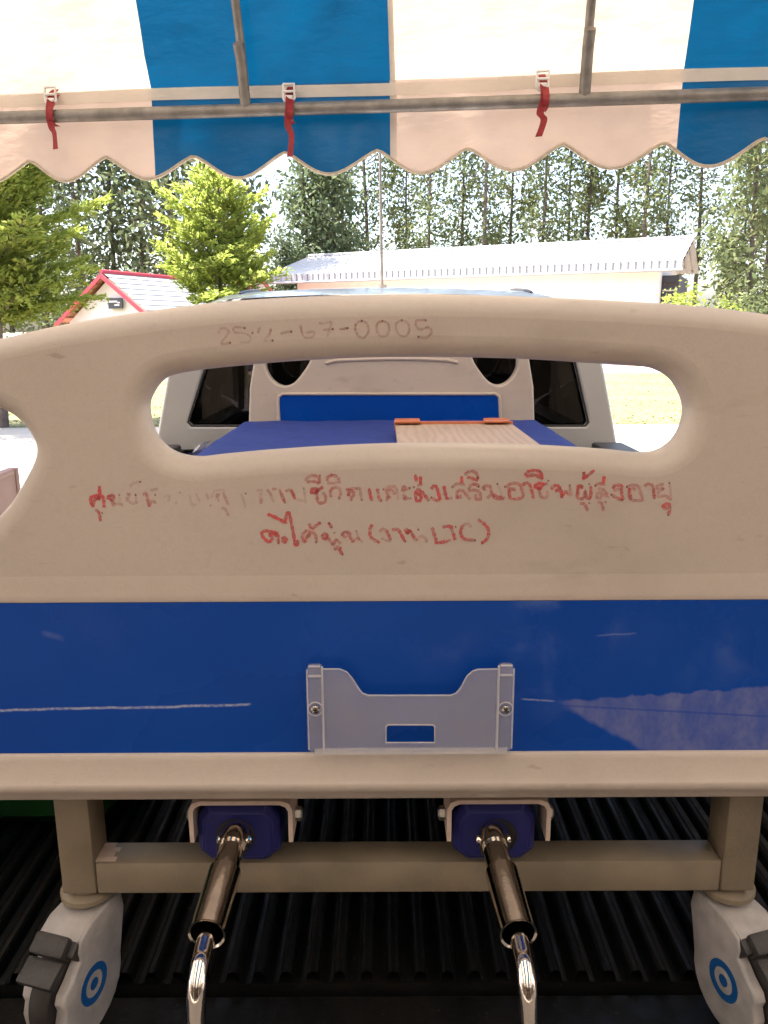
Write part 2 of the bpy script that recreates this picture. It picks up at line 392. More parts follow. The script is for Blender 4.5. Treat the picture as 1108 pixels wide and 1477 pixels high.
M['leaf_bright'] = leaf_mat('bright_leaf', (0.22, 0.29, 0.055), (0.38, 0.41, 0.11), 0.6)
M['leaf_mid'] = leaf_mat('mid_leaf', (0.10, 0.13, 0.06), (0.19, 0.21, 0.105), 0.5)
M['leaf_dark'] = leaf_mat('dark_leaf', (0.095, 0.13, 0.07), (0.16, 0.19, 0.105), 0.5)
M['bark'] = mat('grey_bark', (0.10, 0.075, 0.06), 0.9, 0, 0.3, 12, 0.5, 20)
M['green_plastic'] = mat('green_plastic', (0.014, 0.075, 0.016), 0.4, 0, 0.1, 15)
M['brown'] = mat('brown_board', (0.25, 0.14, 0.105), 0.6, 0, 0.12, 6)
M['orange_edge'] = mat('orange_brown_edge', (0.48, 0.14, 0.06), 0.5, 0, 0.15, 30)
M['white_paint'] = mat('white_car_paint', (0.78, 0.78, 0.78), 0.3, 0, 0.03, 5, 0, 80, 0.5, 0.5)
def wood_mat():
    k = NB('pale_wood_grain')
    w = k.t.nodes.new('ShaderNodeTexWave'); w.wave_type = 'RINGS'; w.rings_direction = 'Y'
    w.inputs['Scale'].default_value = 9; w.inputs['Distortion'].default_value = 6; w.inputs['Detail'].default_value = 3; w.inputs['Detail Scale'].default_value = 1.2
    mp = k.t.nodes.new('ShaderNodeMapping'); mp.inputs['Scale'].default_value = (1.6, 0.45, 1); k.link(k.obj, mp.inputs[0]); k.link(mp.outputs[0], w.inputs['Vector'])
    c = k.mix(k.rng(w.outputs['Fac'], 0.2, 0.9, 0, 0.7), (0.46, 0.33, 0.23), (0.36, 0.245, 0.165))
    c = k.mix(k.rng(k.noise(60, 4, (1, 0.08, 1)), 0.4, 0.7, 0, 0.35), c, (0.36, 0.23, 0.15))
    k.link(c, k.b.inputs['Base Color']); k.b.inputs['Roughness'].default_value = 0.5
    return k.m
M['wood'] = wood_mat()

# ------------------------------------------------------------------ ground
def sheet(name, x0, x1, y0, y1, z, m, n=1):
    b = MB(); b.grid(lambda u, v: (x0 + (x1 - x0) * u, y0 + (y1 - y0) * v, z), n, n)
    return struct(obj(name, b, m, smooth=False))
sheet('ground', -600, 600, -600, 900, 0.0, M['soil'], 4)
sheet('pavement', -60, 60, -40, 13.2, 0.008, M['concrete'], 2)
sheet('lawn', -60, 60, 13.2, 29.0, 0.008, M['lawn'], 2)
sheet('bounce_apron', -60, 60, 29.0, 46.0, 0.006, M['bounce_apron'], 2)  # pale ground added for its bounce light on the white building's wall
# grass tufts
gv = []; gf = []
N = 7000
for i in range(N):
    y = 13.3 + (rng.random() ** 1.6) * 15.5; x = rng.uniform(-0.55, 0.55) * y
    h = rng.uniform(0.012, 0.035); a = rng.uniform(0, math.pi); wd = rng.uniform(0.015, 0.04); o = len(gv)
    gv += [(x - wd * math.cos(a), y - wd * math.sin(a), 0.006), (x + wd * math.cos(a), y + wd * math.sin(a), 0.006),
           (x + rng.uniform(-.05, .05), y + rng.uniform(-.05, .05), h)]
    gf.append((o, o + 1, o + 2))
g = MB(); g.v = gv; g.f = gf
go = obj('grass', g, M['blade'], smooth=False, fix=False); tag(go, 'sunlit dry grass growing over the lawn beyond the truck', 'grass', kind='stuff')

# ------------------------------------------------------------------ buildings
def long_building():
    A = Vector((-5.9, 41.5)); B = Vector((11.95, 33.2)); u = (B - A).normalized(); n = Vector((-u.y, u.x)); L = (B - A).length
    t = thing('storage_building', 'long low white building with ribbed white metal roof behind the truck', 'building', (0, 0, 0))
    def W(s, d, z): q = A + u * s + n * d; return (q.x, q.y, z)
    ze, zr = 4.2, 5.45; depth = 9.0
    roof = MB()
    nseg = int(L / 0.30)
    def prof(i):  # ribbed sheet: raised narrow rib every .3 m
        return 0.035 if i % 4 == 0 else 0.0
    nn = nseg * 4
    def slope(d0, z0, d1, z1, flip):
        vs = []; fs = []
        for i in range(nn + 1):
            s = L * i / nn; h = prof(i)
            vs += [W(s, d0, z0 + h), W(s, d1, z1 + h)]
        for i in range(nn): fs.append((2 * i, 2 * i + 2, 2 * i + 3, 2 * i + 1))
        roof.add(vs, fs)
    slope(0, ze, depth / 2, zr, 0); slope(depth, ze, depth / 2, zr, 1)
    obj('roof', roof, M['metal_roof'], t, smooth=False)
    fas = MB()
    for i in range(nn):  # ribbed fascia
        s0, s1 = L * i / nn, L * (i + 1) / nn; o = 0.04 if i % 4 == 0 else 0.0
        fas.add([W(s0, o, ze - 0.35), W(s1, o, ze - 0.35), W(s1, o, ze + 0.01), W(s0, o, ze + 0.01)], [(0, 1, 2, 3)])
        if i and (i % 4 in (0, 1)): fas.add([W(s0, 0, ze - .35), W(s0, .04, ze - .35), W(s0, .04, ze + .01), W(s0, 0, ze + .01)], [(0, 1, 2, 3)])
    obj('fascia', fas, M['metal_roof'], t, smooth=False)
    gt = MB(); gt.tube([W(-.03, -.05, ze - .36), W(L + .03, -.05, ze - .36)], .06, 8); obj('gutter', gt, M['metal_roof'], t)
    cap = MB(); cap.tube([W(-0.05, depth / 2, zr + .05), W(L + .05, depth / 2, zr + .05)], 0.09, 8); obj('ridge_cap', cap, M['metal_roof'], t)
    wl = MB(); s0, s1, d0, d1 = 1.35, L - 0.95, 0.85, depth - .85; zt = ze - 0.05
    hz = zr - 0.25
    c = [(s0, d0), (s1, d0), (s1, d1), (s0, d1)]
    vs = [W(*p, 0) for p in c] + [W(*p, zt) for p in c] + [W(s0, depth / 2, hz), W(s1, depth / 2, hz)]
    wl.add(vs, [(0, 1, 5, 4), (2, 3, 7, 6), (1, 2, 6, 9, 5), (3, 0, 4, 8, 7)])
    obj('wall', wl, M['white_wall'], t, smooth=False)
    sf = MB(); sf.add([W(0, 0.02, ze - 0.33), W(L, 0.02, ze - .33), W(L, d0 + .02, ze - .2), W(0, d0 + .02, ze - .2)], [(0, 1, 2, 3)])
    obj('soffit', sf, M['white_wall'], t, smooth=False)
    for k in range(5):
        s = s0 + 2.2 + k * 3.7
        fr = MB(); q = [W(s, d0 - .04, .9), W(s + 1.3, d0 - .04, .9), W(s + 1.3, d0 - .04, 2.1), W(s, d0 - .04, 2.1)]
        for a, b in ((0, 1), (1, 2), (2, 3), (3, 0)): fr.tube([q[a], q[b]], .05, 4)
        f = obj('window', fr, M['white_wall'], t, smooth=False)
        pn = MB(); pn.add([W(s, d0 - .02, .9), W(s + 1.3, d0 - .02, .9), W(s + 1.3, d0 - .02, 2.1), W(s, d0 - .02, 2.1)], [(0, 1, 2, 3)])
        obj('pane', pn, M['tinted'], f, smooth=False)
    # dark louvred store behind the right end of the wall, under the overhang
    vb = MB(); c = [W(s1 + .02, 1.9, 0), W(L - .25, 1.9, 0), W(L - .25, 6, 0), W(s1 + .02, 6, 0)]
    vb.add(c + [(q[0], q[1], 3.75) for q in c], [(0, 1, 5, 4), (1, 2, 6, 5), (2, 3, 7, 6), (4, 5, 6, 7)])
    v = obj('louvred_store', vb, M['grey_sign'], t, smooth=False)
    for k in range(5):
        z = 2.35 + k * .26; sl = MB(); sl.tube([W(s1 + .06, 1.86, z), W(L - .3, 1.86, z)], .03, 4); obj('slat', sl, M['white_wall'] if k in (1, 3) else M['bark'], v, smooth=False)
    # purlin ends under the right verge
    for k in range(5):
        d = .3 + k * 1.0; z = ze + (zr - ze) * min(d / (depth / 2), 1) - .15
        pb = MB(); pb.tube([W(s1, d, z), W(L - .02, d, z)], .06, 4); obj('purlin', pb, M['grey_sign'], t, smooth=False)
long_building()

def gable_house(name, label, pk, Y, right, drop, ridge_len, ang, tile, sign=False):
    """small house: white gable facing the camera with a red verge, ridge running back to the right"""
    p = P(*pk, Y)
    t = thing(name, label, 'house', (p.x, Y, 0))
    ca, sa = math.cos(ang), math.sin(ang)
    def W(x, y, z): return (p.x + x * ca - y * sa, Y + x * sa + y * ca, z)
    zr = p.z; hw = right; ze = zr - drop
    wl = MB()
    c = [W(-hw * .88, 0, 0), W(hw * .88, 0, 0), W(hw * .88, 0, ze), W(0, 0, zr - .1), W(-hw * .88, 0, ze)]
    d = [W(-hw * .88, ridge_len, 0), W(hw * .88, ridge_len, 0), W(hw * .88, ridge_len, ze), W(0, ridge_len, zr - .1), W(-hw * .88, ridge_len, ze)]
    wl.add(c + d, [(0, 1, 2, 3, 4), (9, 8, 7, 6, 5), (0, 5, 6, 1), (1, 6, 7, 2), (4, 9, 5, 0)])
    obj('wall', wl, M['white_wall'], t, smooth=False)
    for s, m in ((-1, M['pink_tile']), (1, tile)):
        rb = MB(); n = 9
        for k in range(n):   # overlapping courses
            a, b = k / n, (k + 1) / n
            za, zb = zr - drop * a * 1.05 + .05, zr - drop * b * 1.05 + .05 + .035
            rb.add([W(s * hw * a, -.35, za), W(s * hw * b, -.35, zb), W(s * hw * b, ridge_len + .3, zb), W(s * hw * a, ridge_len + .3, za),
                    W(s * hw * b, -.35, zb - .04), W(s * hw * b, ridge_len + .3, zb - .04)], [(0, 1, 2, 3), (1, 4, 5, 2)])
        obj('roof', rb, m, t, smooth=False)
        vb = MB(); q0 = Vector(W(0, -.40, zr + .02)); q1 = Vector(W(s * hw * 1.02, -.40, zr - drop * 1.07 + .02)); dn = Vector((0, 0, -.16))
        th = Vector(W(0, .06, 0)) - Vector(W(0, 0, 0))
        vb.add([q0, q1, q1 + dn, q0 + dn, q0 - th, q1 - th, q1 + dn - th, q0 + dn - th], [(0, 1, 2, 3), (7, 6, 5, 4), (0, 4, 5, 1), (3, 2, 6, 7), (1, 5, 6, 2), (0, 3, 7, 4)])
        obj('verge_board', vb, M['red_trim'], t, smooth=False)
    rc = MB(); rc.tube([W(0, -.4, zr + .08), W(0, ridge_len + .3, zr + .08)], .07, 8); obj('ridge_cap', rc, M['red_trim'], t)
    band = MB(); band.box(W(0, -.06, ze - .15), (hw * 1.7, .1, .09), 0, Matrix.Rotation(ang, 3, 'Z')); obj('fascia', band, M['white_wall'], t, smooth=False)
    if sign:
        sb = MB(); sb.box(W(.28, -.12, zr - .98), (.62, .05, .36), 0, Matrix.Rotation(ang, 3, 'Z')); so = obj('sign_board', sb, M['grey_sign'], t, smooth=False)
        s2 = MB()
        rot = Matrix.Rotation(ang, 3, 'Z')
        s2.box(W(.20, -.15, zr - .92), (.36, .012, .06), 0, rot); s2.box(W(.36, -.15, zr - 1.04), (.22, .012, .05), 0, rot); s2.box(W(.44, -.15, zr - .96), (.12, .012, .05), 0, rot)
        obj('sign_marks', s2, M['white_wall'], so, smooth=False)
    wn = MB(); wn.box(W(-.5, -.05, 1.5), (.9, .06, .9), 0, Matrix.Rotation(ang, 3, 'Z')); obj('window', wn, M['grey_sign'], t, smooth=False)
    return t
gable_house('gable_house', 'small white gabled house with red verge and grey sign behind the leafy saplings', (158, 396), 29, 2.3, 1.6, 9, R(-24), M['metal_roof'], True)
gable_house('tiled_house', 'pink tile roofed house with red verge partly hidden by the second sapling', (372, 398), 36, 1.3, 1.4, 6, R(14), M['pink_tile'])

def shade_building():  # unseen building with a deep porch, added only to shade the scene
    y = -10.5
    t = thing('added_shade_building', 'unseen two storey building with deep porch, added behind the tent for shade', 'building', (0, y - 4, 0))
    b = MB(); b.bb(-26, 26, y - 8, y, 0, 7.2); obj('wall', b, M['shade_wall'], t, smooth=False)
    r = MB(); r.prism([(y + 1.4, 7.0), (y - 4, 9.2), (y - 9.4, 7.0), (y - 9.4, 7.2), (y - 4, 9.4), (y + 1.4, 7.2)], 'x', -27, 27); obj('roof', r, M['pink_tile'], t, smooth=False)
    p_ = MB(); p_.bb(-26, 26, y + .02, -2.7, 3.25, 3.5); obj('shade_porch_roof', p_, M['shade_wall'], t, smooth=False)
    for k in range(14):
        x = -25.4 + k * 3.9
        c_ = MB(); c_.bb(x, x + .35, -3.2, -2.85, 0, 3.25); obj('column', c_, M['shade_wall'], t, smooth=False)
    for z in (1.0, 4.4):
        for k in range(12):
            x = -23 + k * 4.1; w_ = MB(); w_.bb(x, x + 1.8, y - .02, y + .05, z, z + 1.5); f = obj('window', w_, M['white_wall'], t, smooth=False)
            g = MB(); g.bb(x + .08, x + 1.72, y + .03, y + .06, z + .08, z + 1.42); obj('pane', g, M['grey_sign'], f, smooth=False)
shade_building()

# ------------------------------------------------------------------ trees
def leaf_cloud(centres, sig, per, size, aspect=0.45, droop=0.0, flat=1.0):
    n = len(centres) * per
    c = np.repeat(np.array(centres), per, axis=0) + rng.normal(size=(n, 3)) * np.array([sig, sig, sig * flat])
    th = rng.uniform(0, 2 * np.pi, n); ph = rng.normal(-droop, 0.5, n)
    d = np.stack([np.cos(th) * np.cos(ph), np.sin(th) * np.cos(ph), np.sin(ph)], 1)
    r = rng.normal(size=(n, 3)); sd = np.cross(d, r); sd /= np.linalg.norm(sd, axis=1)[:, None] + 1e-9
    L = size * rng.uniform(.6, 1.3, n)[:, None]
    v = np.empty((n, 4, 3)); v[:, 0] = c - d * L * .5; v[:, 1] = c + sd * L * aspect * .5; v[:, 2] = c + d * L * .5; v[:, 3] = c - sd * L * aspect * .5
    return v.reshape(-1, 3)
def quads_obj(name, V, m, parent):
    me = bpy.data.meshes.new(name); n = len(V)
    me.vertices.add(n); me.vertices.foreach_set('co', V.astype(np.float32).ravel())
    me.loops.add(n); me.loops.foreach_set('vertex_index', np.arange(n, dtype=np.int32))
    me.polygons.add(n // 4); me.polygons.foreach_set('loop_start', np.arange(0, n, 4, dtype=np.int32))
    me.update(calc_edges=True); me.materials.append(m)
    o = bpy.data.objects.new(name, me); COL.objects.link(o); o.parent = parent; return o
def slim_tree(h, r, nb, per, m, base=2.5, size=.36, label='', group=None, sig=.42):
    t = thing('tall_tree', label, 'tree', (0, 0, 0), group)
    tk = MB(); lean = [rng.normal() * .22, rng.normal() * .2]
    pts = [(lean[0] * k / 6 * 2 + rng.normal() * .04, lean[1] * k / 6 * 2 + rng.normal() * .04, h * k / 7) for k in range(8)]
    tk.tube(pts, [.12 * (1 - .85 * k / 7) + .02 for k in range(8)], 7)
    cs = []
    for k in range(nb):
        z = base + (h - base) * (k + rng.random()) / nb; a = rng.uniform(0, 2 * math.pi)
        rr = r * (0.35 + .65 * math.sin(math.pi * min(max((z - base) / (h - base), .08), .97)) ** .6) * rng.uniform(.5, 1.05)
        q = Vector((pts[min(int(z / h * 7), 7)][0], 0, z)); e = Vector((rr * math.cos(a), rr * math.sin(a), z + rr * rng.uniform(.1, .7)))
        tk.tube([q, q.lerp(e, .55) + Vector((0, 0, .1)), e], [.035, .022, .01], 4, cap=False)
        cs += [tuple(e), tuple(q.lerp(e, .6))]
    obj('trunk', tk, M['bark'], t, local=True)
    quads_obj('crown', leaf_cloud(cs, sig, per, size, .42, .5, 1.3), m, t)
    return t
protos = []
SL = 'tall slim tree with bare thin trunk in the row above the white roof'
GL = 'row of tall slim trees behind the white building'
for v in range(4):
    protos.append(slim_tree((17, 19, 16, 20)[v], (1.5, 1.15, 1.9, 1.4)[v], (48, 40, 58, 46)[v], (34, 30, 32, 36)[v], M['leaf_mid'], (2.2, 4.5, 1.5, 3.0)[v], (.36, .30, .38, .33)[v], SL, GL, (.38, .46, .34, .42)[v]))
xs = [494, 535, 586, 617, 664, 697, 735, 778, 817, 842, 883, 920, 957, 1006, 1067, 1108, 1150, 465]
for i, px in enumerate(xs):
    y = 50 + rng.uniform(-2.5, 6); p = P(px, 420, y)
    o = protos[i] if i < 4 else copy_tree(protos[i % 4])
    o.location = (p.x, y, 0); o.rotation_euler.z = rng.uniform(0, 6.28); s = rng.uniform(.86, 1.12); o.scale = (s, s, s)
# darker, denser trees on the left of the row
dk = slim_tree(16.5, 2.3, 56, 28, M['leaf_dark'], 1.2, .42, 'dense dark tree standing behind the pale gabled house, left of the sky gap', 'dense dark trees left of the sky gap', .5)
for i, px in enumerate([118, 165, 205, 250, 300, 335, 60, 15, -40]):
    y = 44 + rng.uniform(-2, 3); p = P(px, 420, y); o = dk if i == 0 else copy_tree(dk)
    o.location = (p.x, y, 0); o.rotation_euler.z = rng.uniform(0, 6.28); s = rng.uniform(.9, 1.1); o.scale = (s, s, s)
k2 = slim_tree(10.5, 1.7, 52, 34, M['leaf_dark'], .8, .40, 'bushy dark tree at the left end of the white building', None, .5)
k2['group'] = 'bushy dark trees at the end of the white building'
for i, (px, y) in enumerate(((412, 47), (446, 49), (478, 50))):
    p = P(px, 420, y); o = k2 if i == 0 else copy_tree(k2); o.location = (p.x, y, 0); o.rotation_euler.z = i * 2.1; s = (.62, 1.0, 1.12)[i]; o.scale = (s, s, s)
k3 = slim_tree(15.0, 2.2, 64, 40, M['leaf_mid'], .6, .40, 'broad creeper-clad tree at the right edge beyond the white building', None, .5)
k3.location = (P(1085, 420, 40).x, 40, 0)

def layered_tree(label, h, r, tiers, dens, size, m, loc, trunk_h, lean=0.0):
    """open crown of flat feathery sprays carried in tiers"""
    t = thing('feathery_tree', label, 'tree', loc)
    tk = MB(); tk.tube([(0, 0, 0), (lean * .3, 0, h * .35), (lean * .7, .02, h * .7), (lean, 0, h)], [.10 * h / 5, .07 * h / 5, .04 * h / 5, .01], 9)
    V = []
    for k in range(tiers):
        f = (k + .5) / tiers; z = trunk_h + (h - trunk_h) * f
        rad = r * (0.72 + .5 * f - 1.12 * max(f - .25, 0) ** 1.3) * rng.uniform(.75, 1.12)
        nbr = 7 if f < .6 else 6; a0 = rng.uniform(0, 6.28)
        for b in range(nbr):
            a = a0 + b * 2 * math.pi / nbr + rng.normal() * .22; L = rad * rng.uniform(.45, 1.25); rise = rng.uniform(.05, .75) + .45 * f
            s = np.array([lean * f, 0, z]); dirn = np.array([math.cos(a), math.sin(a), rise]); dirn /= np.linalg.norm(dirn)
            side = np.array([-math.sin(a), math.cos(a), 0.0]); upv = np.cross(dirn, side)
            tk.tube([Vector(s), Vector(s + dirn * L * .5 + np.array([0, 0, .03])), Vector(s + dirn * L)], [.020 * h / 5, .012 * h / 5, .004], 5, cap=False)
            nb = max(int(L / (size * .62)), 4)
            for q in range(nb):
                u = .16 + .84 * (q + .5) / nb; base = s + dirn * L * u
                W_ = L * .46 * (1.10 - u) + size * .6
                for sg in (-1, 1):
                    bd = side * sg * .86 + dirn * .5; bd[2] += rng.normal() * .24 + .08; bd /= np.linalg.norm(bd)
                    n = max(int(W_ / (size * .36) * dens), 3)
                    tt = rng.uniform(.05, 1.05, n)[:, None] * W_
                    c = base + bd * tt + rng.normal(size=(n, 3)) * size * .20 + np.array([0, 0, 1.0]) * (-.20 * tt * tt / max(W_, .01))
                    d = bd + dirn * rng.uniform(-.2, .9, n)[:, None] + rng.normal(size=(n, 3)) * .35; d /= np.linalg.norm(d, axis=1)[:, None]
                    nn = np.array([0, 0, 1.0]) + rng.normal(size=(n, 3)) * .38
                    sd = np.cross(d, nn); sd /= np.linalg.norm(sd, axis=1)[:, None]
                    Ls = size * rng.uniform(.6, 1.25, n)[:, None]
                    v = np.empty((n, 4, 3)); v[:, 0] = c - d * Ls * .5; v[:, 1] = c + sd * Ls * .19; v[:, 2] = c + d * Ls * .5; v[:, 3] = c - sd * Ls * .19
                    V.append(v.reshape(-1, 3))
    obj('trunk', tk, M['bark'], t, local=True)
    quads_obj('crown', np.concatenate(V), m, t)
    return t
p = P(4, 470, 12.5); layered_tree('large feathery light green tree at the left edge, in front of the white car', 5.0, 1.95, 13, 2.0, .12, M['leaf_bright'], (p.x - .55, 13.3, 0), 1.5, .35)
p = P(318, 440, 19); layered_tree('smaller feathery light green tree between the gabled house and the pink tiled house', 4.7, 1.85, 11, 1.8, .15, M['leaf_bright'], (p.x, 19, 0), 1.35, .05)

def shrub(label, loc, r, h, n, m, size=.16):
    t = thing('shrub', label, 'shrub', loc)
    st = MB(); cs = []
    for k in range(n):
        a = rng.uniform(0, 6.28); rr = r * math.sqrt(rng.random()); z = h * rng.uniform(.25, 1) * (1 - .4 * (rr / r) ** 2)
        cs.append((rr * math.cos(a), rr * math.sin(a), z))
        if k % 3 == 0: st.tube([(0, 0, 0), (rr * .4 * math.cos(a), rr * .4 * math.sin(a), z * .6), cs[-1]], [.03, .02, .006], 4, cap=False)
    obj('stem', st, M['bark'], t, local=True); quads_obj('foliage', leaf_cloud(cs, size * 1.3, 30, size, .5, 0, 1), m, t); return t
for i, (px, y, r, h, m, lb) in enumerate([(985, 30, 1.2, 2.9, 'leaf_bright', 'yellow-green shrub at the right corner of the white building'),
        (1030, 29, 1.2, 2.5, 'leaf_bright', 'low yellow-green shrub second from the corner of the white building'),
        (1085, 31, 1.6, 3.2, 'leaf_mid', 'dark green shrub at the right edge under the creeper-clad tree')]):
    q = P(px, 440, y); shrub(lb, (q.x, y, 0), r, h, 60, M[m], .18)

# ------------------------------------------------------------------ white car far left
def wheel(parent, c, r, wd, ax='x'):
    ty = MB(); ty.lathe([(r * .62, -wd / 2), (r * .93, -wd / 2), (r, -wd * .3), (r, wd * .3), (r * .93, wd / 2), (r * .62, wd / 2)], c, ax, 28)
    o = obj('wheel', ty, M['rubber'], parent)
    rm = MB(); rm.lathe([(0.001, -wd * .28), (r * .25, -wd * .30), (r * .5, -wd * .18), (r * .62, -wd * .42), (r * .62, wd * .42), (r * .5, wd * .18), (r * .25, wd * .30), (0.001, wd * .28)], c, ax, 20)
    obj('rim', rm, M['steel'], o)
    return o
def parked_car():
    q = P(24, 468, 19.5); t = thing('parked_car', 'white car parked behind the large feathery tree at the left edge', 'car', (q.x - .9, 19.5, 0))
    X, Y = q.x - .9, 19.5
    side = [(-2.1, .35), (2.05, .35), (2.1, .75), (1.95, .95), (1.1, 1.02), (.45, 1.52), (-1.2, 1.56), (-1.95, 1.1), (-2.12, .95)]
    b = MB(); b.prism([(X + a, z) for a, z in side], 'y', Y - .8, Y + .8); obj('body', b, M['white_paint'], t, smooth=False)
    for y in (Y - .805, Y + .805):
        for poly in ([(-1.65, 1.08), (-1.15, 1.47), (-.35, 1.46), (-.35, 1.06)], [(-.27, 1.06), (-.27, 1.46), (.38, 1.44), (.88, 1.06)]):
            g = MB(); g.add([(X + a, y, z) for a, z in poly], [(0, 1, 2, 3)]); obj('window', g, M['grey_sign'], t, smooth=False)
    for sx in (-1.3, 1.3):
        for sy in (-.72, .72): wheel(t, (X + sx, Y + sy, .32), .32, .2, 'y')
    for sy in (-.6, .6):
        h = MB(); h.box((X + 2.06, Y + sy, .72), (.08, .3, .14), .02); obj('headlight', h, M['lamp'], t)
parked_car()

# ------------------------------------------------------------------ pickup truck
def truck():
    t = thing('pickup_truck', 'silver pickup truck with its tailgate down, carrying the hospital bed', 'pickup truck', (0.01, 3.2, 0))
    cx = 0.01; y0, y1 = 0.90, 2.90           # load bed
    # bed floor liner with lengthwise ribs
    lb = MB(); pitch = 0.036; n = int(1.44 / pitch); x = cx - .72; poly = []
    rt = FLOOR; rb = FLOOR - .018
    for i in range(n + 1):
        c = x + i * pitch
        poly += [(c - .018, rb), (c - .010, rb + .002), (c - .0065, rt - .003), (c - .003, rt), (c + .003, rt), (c + .0065, rt - .003), (c + .010, rb + .002)]
    top = [(a, b) for a, b in poly]
    vs = [(a, y0, b) for a, b in top] + [(a, y1, b) for a, b in top]; m = len(top)
    lb.add(vs, [(i, i + 1, m + i + 1, m + i) for i in range(m - 1)])
    lb.bb(cx - .76, cx + .76, y0, y1, FLOOR - .08, FLOOR - .019)
    # liner side walls, front wall and wheel wells
    for s in (-1, 1):
        lb.bb(min(cx + s * .735, cx + s * .76), max(cx + s * .735, cx + s * .76), y0 + .02, y1, FLOOR - .017, 1.145)
        k = 26
        for i in range(k):
            yy = y0 + .06 + i * .075
            lb.bb(min(cx + s * .722, cx + s * .735), max(cx + s * .722, cx + s * .735), yy, yy + .03, FLOOR, 1.12)
    lb.bb(cx - .735, cx + .735, y1 - .02, y1 + .005, FLOOR, 1.145)
    obj('bed_liner', lb, M['liner'], t, angle=20)
    for s in (-1, 1):
        ww = MB(); ww.box((cx + s * .65, 2.12, FLOOR + .09), (.15, .80, .2), .05); obj('wheel_well', ww, M['liner'], t)
    # bedsides: outer skin with flared section and black cap rail
    for s in (-1, 1):
        bs = MB(); pr = [(.762, .42), (.80, .40), (.865, .55), (.885, .80), (.875, 1.0), (.86, 1.13), (.762, 1.13)]
        bs.prism([(cx + s * a, z) for a, z in pr], 'y', .78, 2.92); obj('bedside', bs, M['truck'], t)
        cp = MB(); cp.box((cx + s * .812, 1.85, 1.147), (.115, 2.14, .03), .01); obj('cap_rail', cp, M['black_trim'], t)
        tl = MB(); tl.box((cx + s * .84, .772, .92), (.07, .03, .34), .01); obj('tail_light', tl, M['red_lamp'], t)
    # tailgate lowered flat
    tg = MB(); tg.box((cx, .665, FLOOR - .055), (1.42, .46, .05), .015); o = obj('tailgate', tg, M['truck'], t)
    tl = MB(); tl.box((cx, .665, FLOOR - .024), (1.36, .43, .012), .004); obj('gate_liner', tl, M['liner'], o)
    gap = MB(); gap.tube([(cx - .7, .897, FLOOR - .06), (cx + .7, .897, FLOOR - .06)], .016, 8); obj('hinge', gap, M['black_trim'], o)
    bp = MB(); bp.box((cx, .70, .5), (1.66, .16, .18), .04); obj('rear_bumper', bp, M['steel'], t)
    # cab rear wall with window opening, traced at its own plane
    YC = 2.96
    L = lambda px, py: (P(px, py, YC).x, P(px, py, YC).z)
    zl, zr_ = 1.12, 1.67
    outer = [(cx - .865, .55), (cx - .875, 1.0), (cx - .862, 1.16), (cx - .80, 1.42), (cx - .745, 1.60), (cx - .69, 1.655), (cx, 1.685), (cx + .69, 1.655), (cx + .745, 1.60), (cx + .80, 1.42), (cx + .862, 1.16), (cx + .875, 1.0), (cx + .865, .55)]
    win = [L(276, 614), L(271, 609), L(299, 520), (L(311, 480)[0], 1.585), (cx - .58, 1.61), (cx + .58, 1.61), (L(817, 480)[0], 1.585), L(829, 520), L(849, 609), L(845, 614)]
    rw = MB(); rw.plate(outer, [win[::-1]], .06, .012, YC, 3); obj('cab_rear', rw, M['truck'], t)
    gl = MB(); gl.add([(a, YC + .03, b) for a, b in win], [tuple(range(len(win)))]); g = obj('rear_window', gl, M['tinted'], t, smooth=False)
    sealp = [Vector((a, YC + .002, b)) for a, b in win]; se = MB(); se.tube(sealp + [sealp[0]], .004, 6, cap=False); obj('window_seal', se, M['black_trim'], g)
    # cab sides: side profile with side window
    side_o = [(2.98, .45), (2.98, 1.16), (3.0, 1.62), (3.2, 1.67), (4.15, 1.67), (4.85, 1.12), (4.9, .45)]
    for s in (-1, 1):
        def sx(z): return cx + s * (.87 if z < 1.12 else .87 - (z - 1.12) * .245)
        cs = MB(); th = -s * .04
        low = [(2.99, .45), (4.9, .45), (4.9, 1.12), (2.99, 1.12)]
        cs.add([(sx(z), y, z) for y, z in low] + [(sx(z) + th, y, z) for y, z in low], [(0, 1, 2, 3), (7, 6, 5, 4), (0, 4, 5, 1), (3, 2, 6, 7), (0, 3, 7, 4), (1, 5, 6, 2)])
        for strip in ([(2.99, 1.12), (3.16, 1.12), (3.20, 1.64), (3.0, 1.64)], [(3.80, 1.12), (3.90, 1.12), (3.90, 1.64), (3.80, 1.64)], [(4.72, 1.12), (4.86, 1.12), (4.2, 1.655), (4.1, 1.64)]):
            cs.add([(sx(z), y, z) for y, z in strip] + [(sx(z) + th, y, z) for y, z in strip], [(0, 1, 2, 3), (7, 6, 5, 4), (0, 4, 5, 1), (3, 2, 6, 7), (0, 3, 7, 4), (1, 5, 6, 2)])
        d = obj('door', cs, M['truck'], t, smooth=False)
        h = MB(); h.box((sx(.98) + s * .015, 3.98, .98), (.03, .16, .03), .008); obj('handle', h, M['black_trim'], d)
        for w_ in ([(3.16, 1.12), (3.80, 1.12), (3.80, 1.64), (3.20, 1.64)], [(3.90, 1.12), (4.72, 1.12), (4.1, 1.64), (3.90, 1.64)]):
            g = MB(); g.add([(sx(z) + th / 2, y, z) for y, z in w_], [(0, 1, 2, 3)]); obj('side_window', g, M['tinted'], t, smooth=False)
        mr = MB(); mr.box((cx + s * .98, 4.5, 1.18), (.18, .09, .16), .03); obj('mirror', mr, M['black_trim'], t)
    # roof: crowned panel
    def rf(u, v):
        a = 2 * u - 1; y = 2.97 + v * 1.25
        ed = max(0, (abs(a) - .8) / .2) ** 2; hw = .715
        z = 1.672 + .068 * math.sin(math.pi * min(max((v * .93 + .07), 0), 1)) ** .7 - .028 * a * a - .045 * ed
        return (cx + a * hw, y, z)
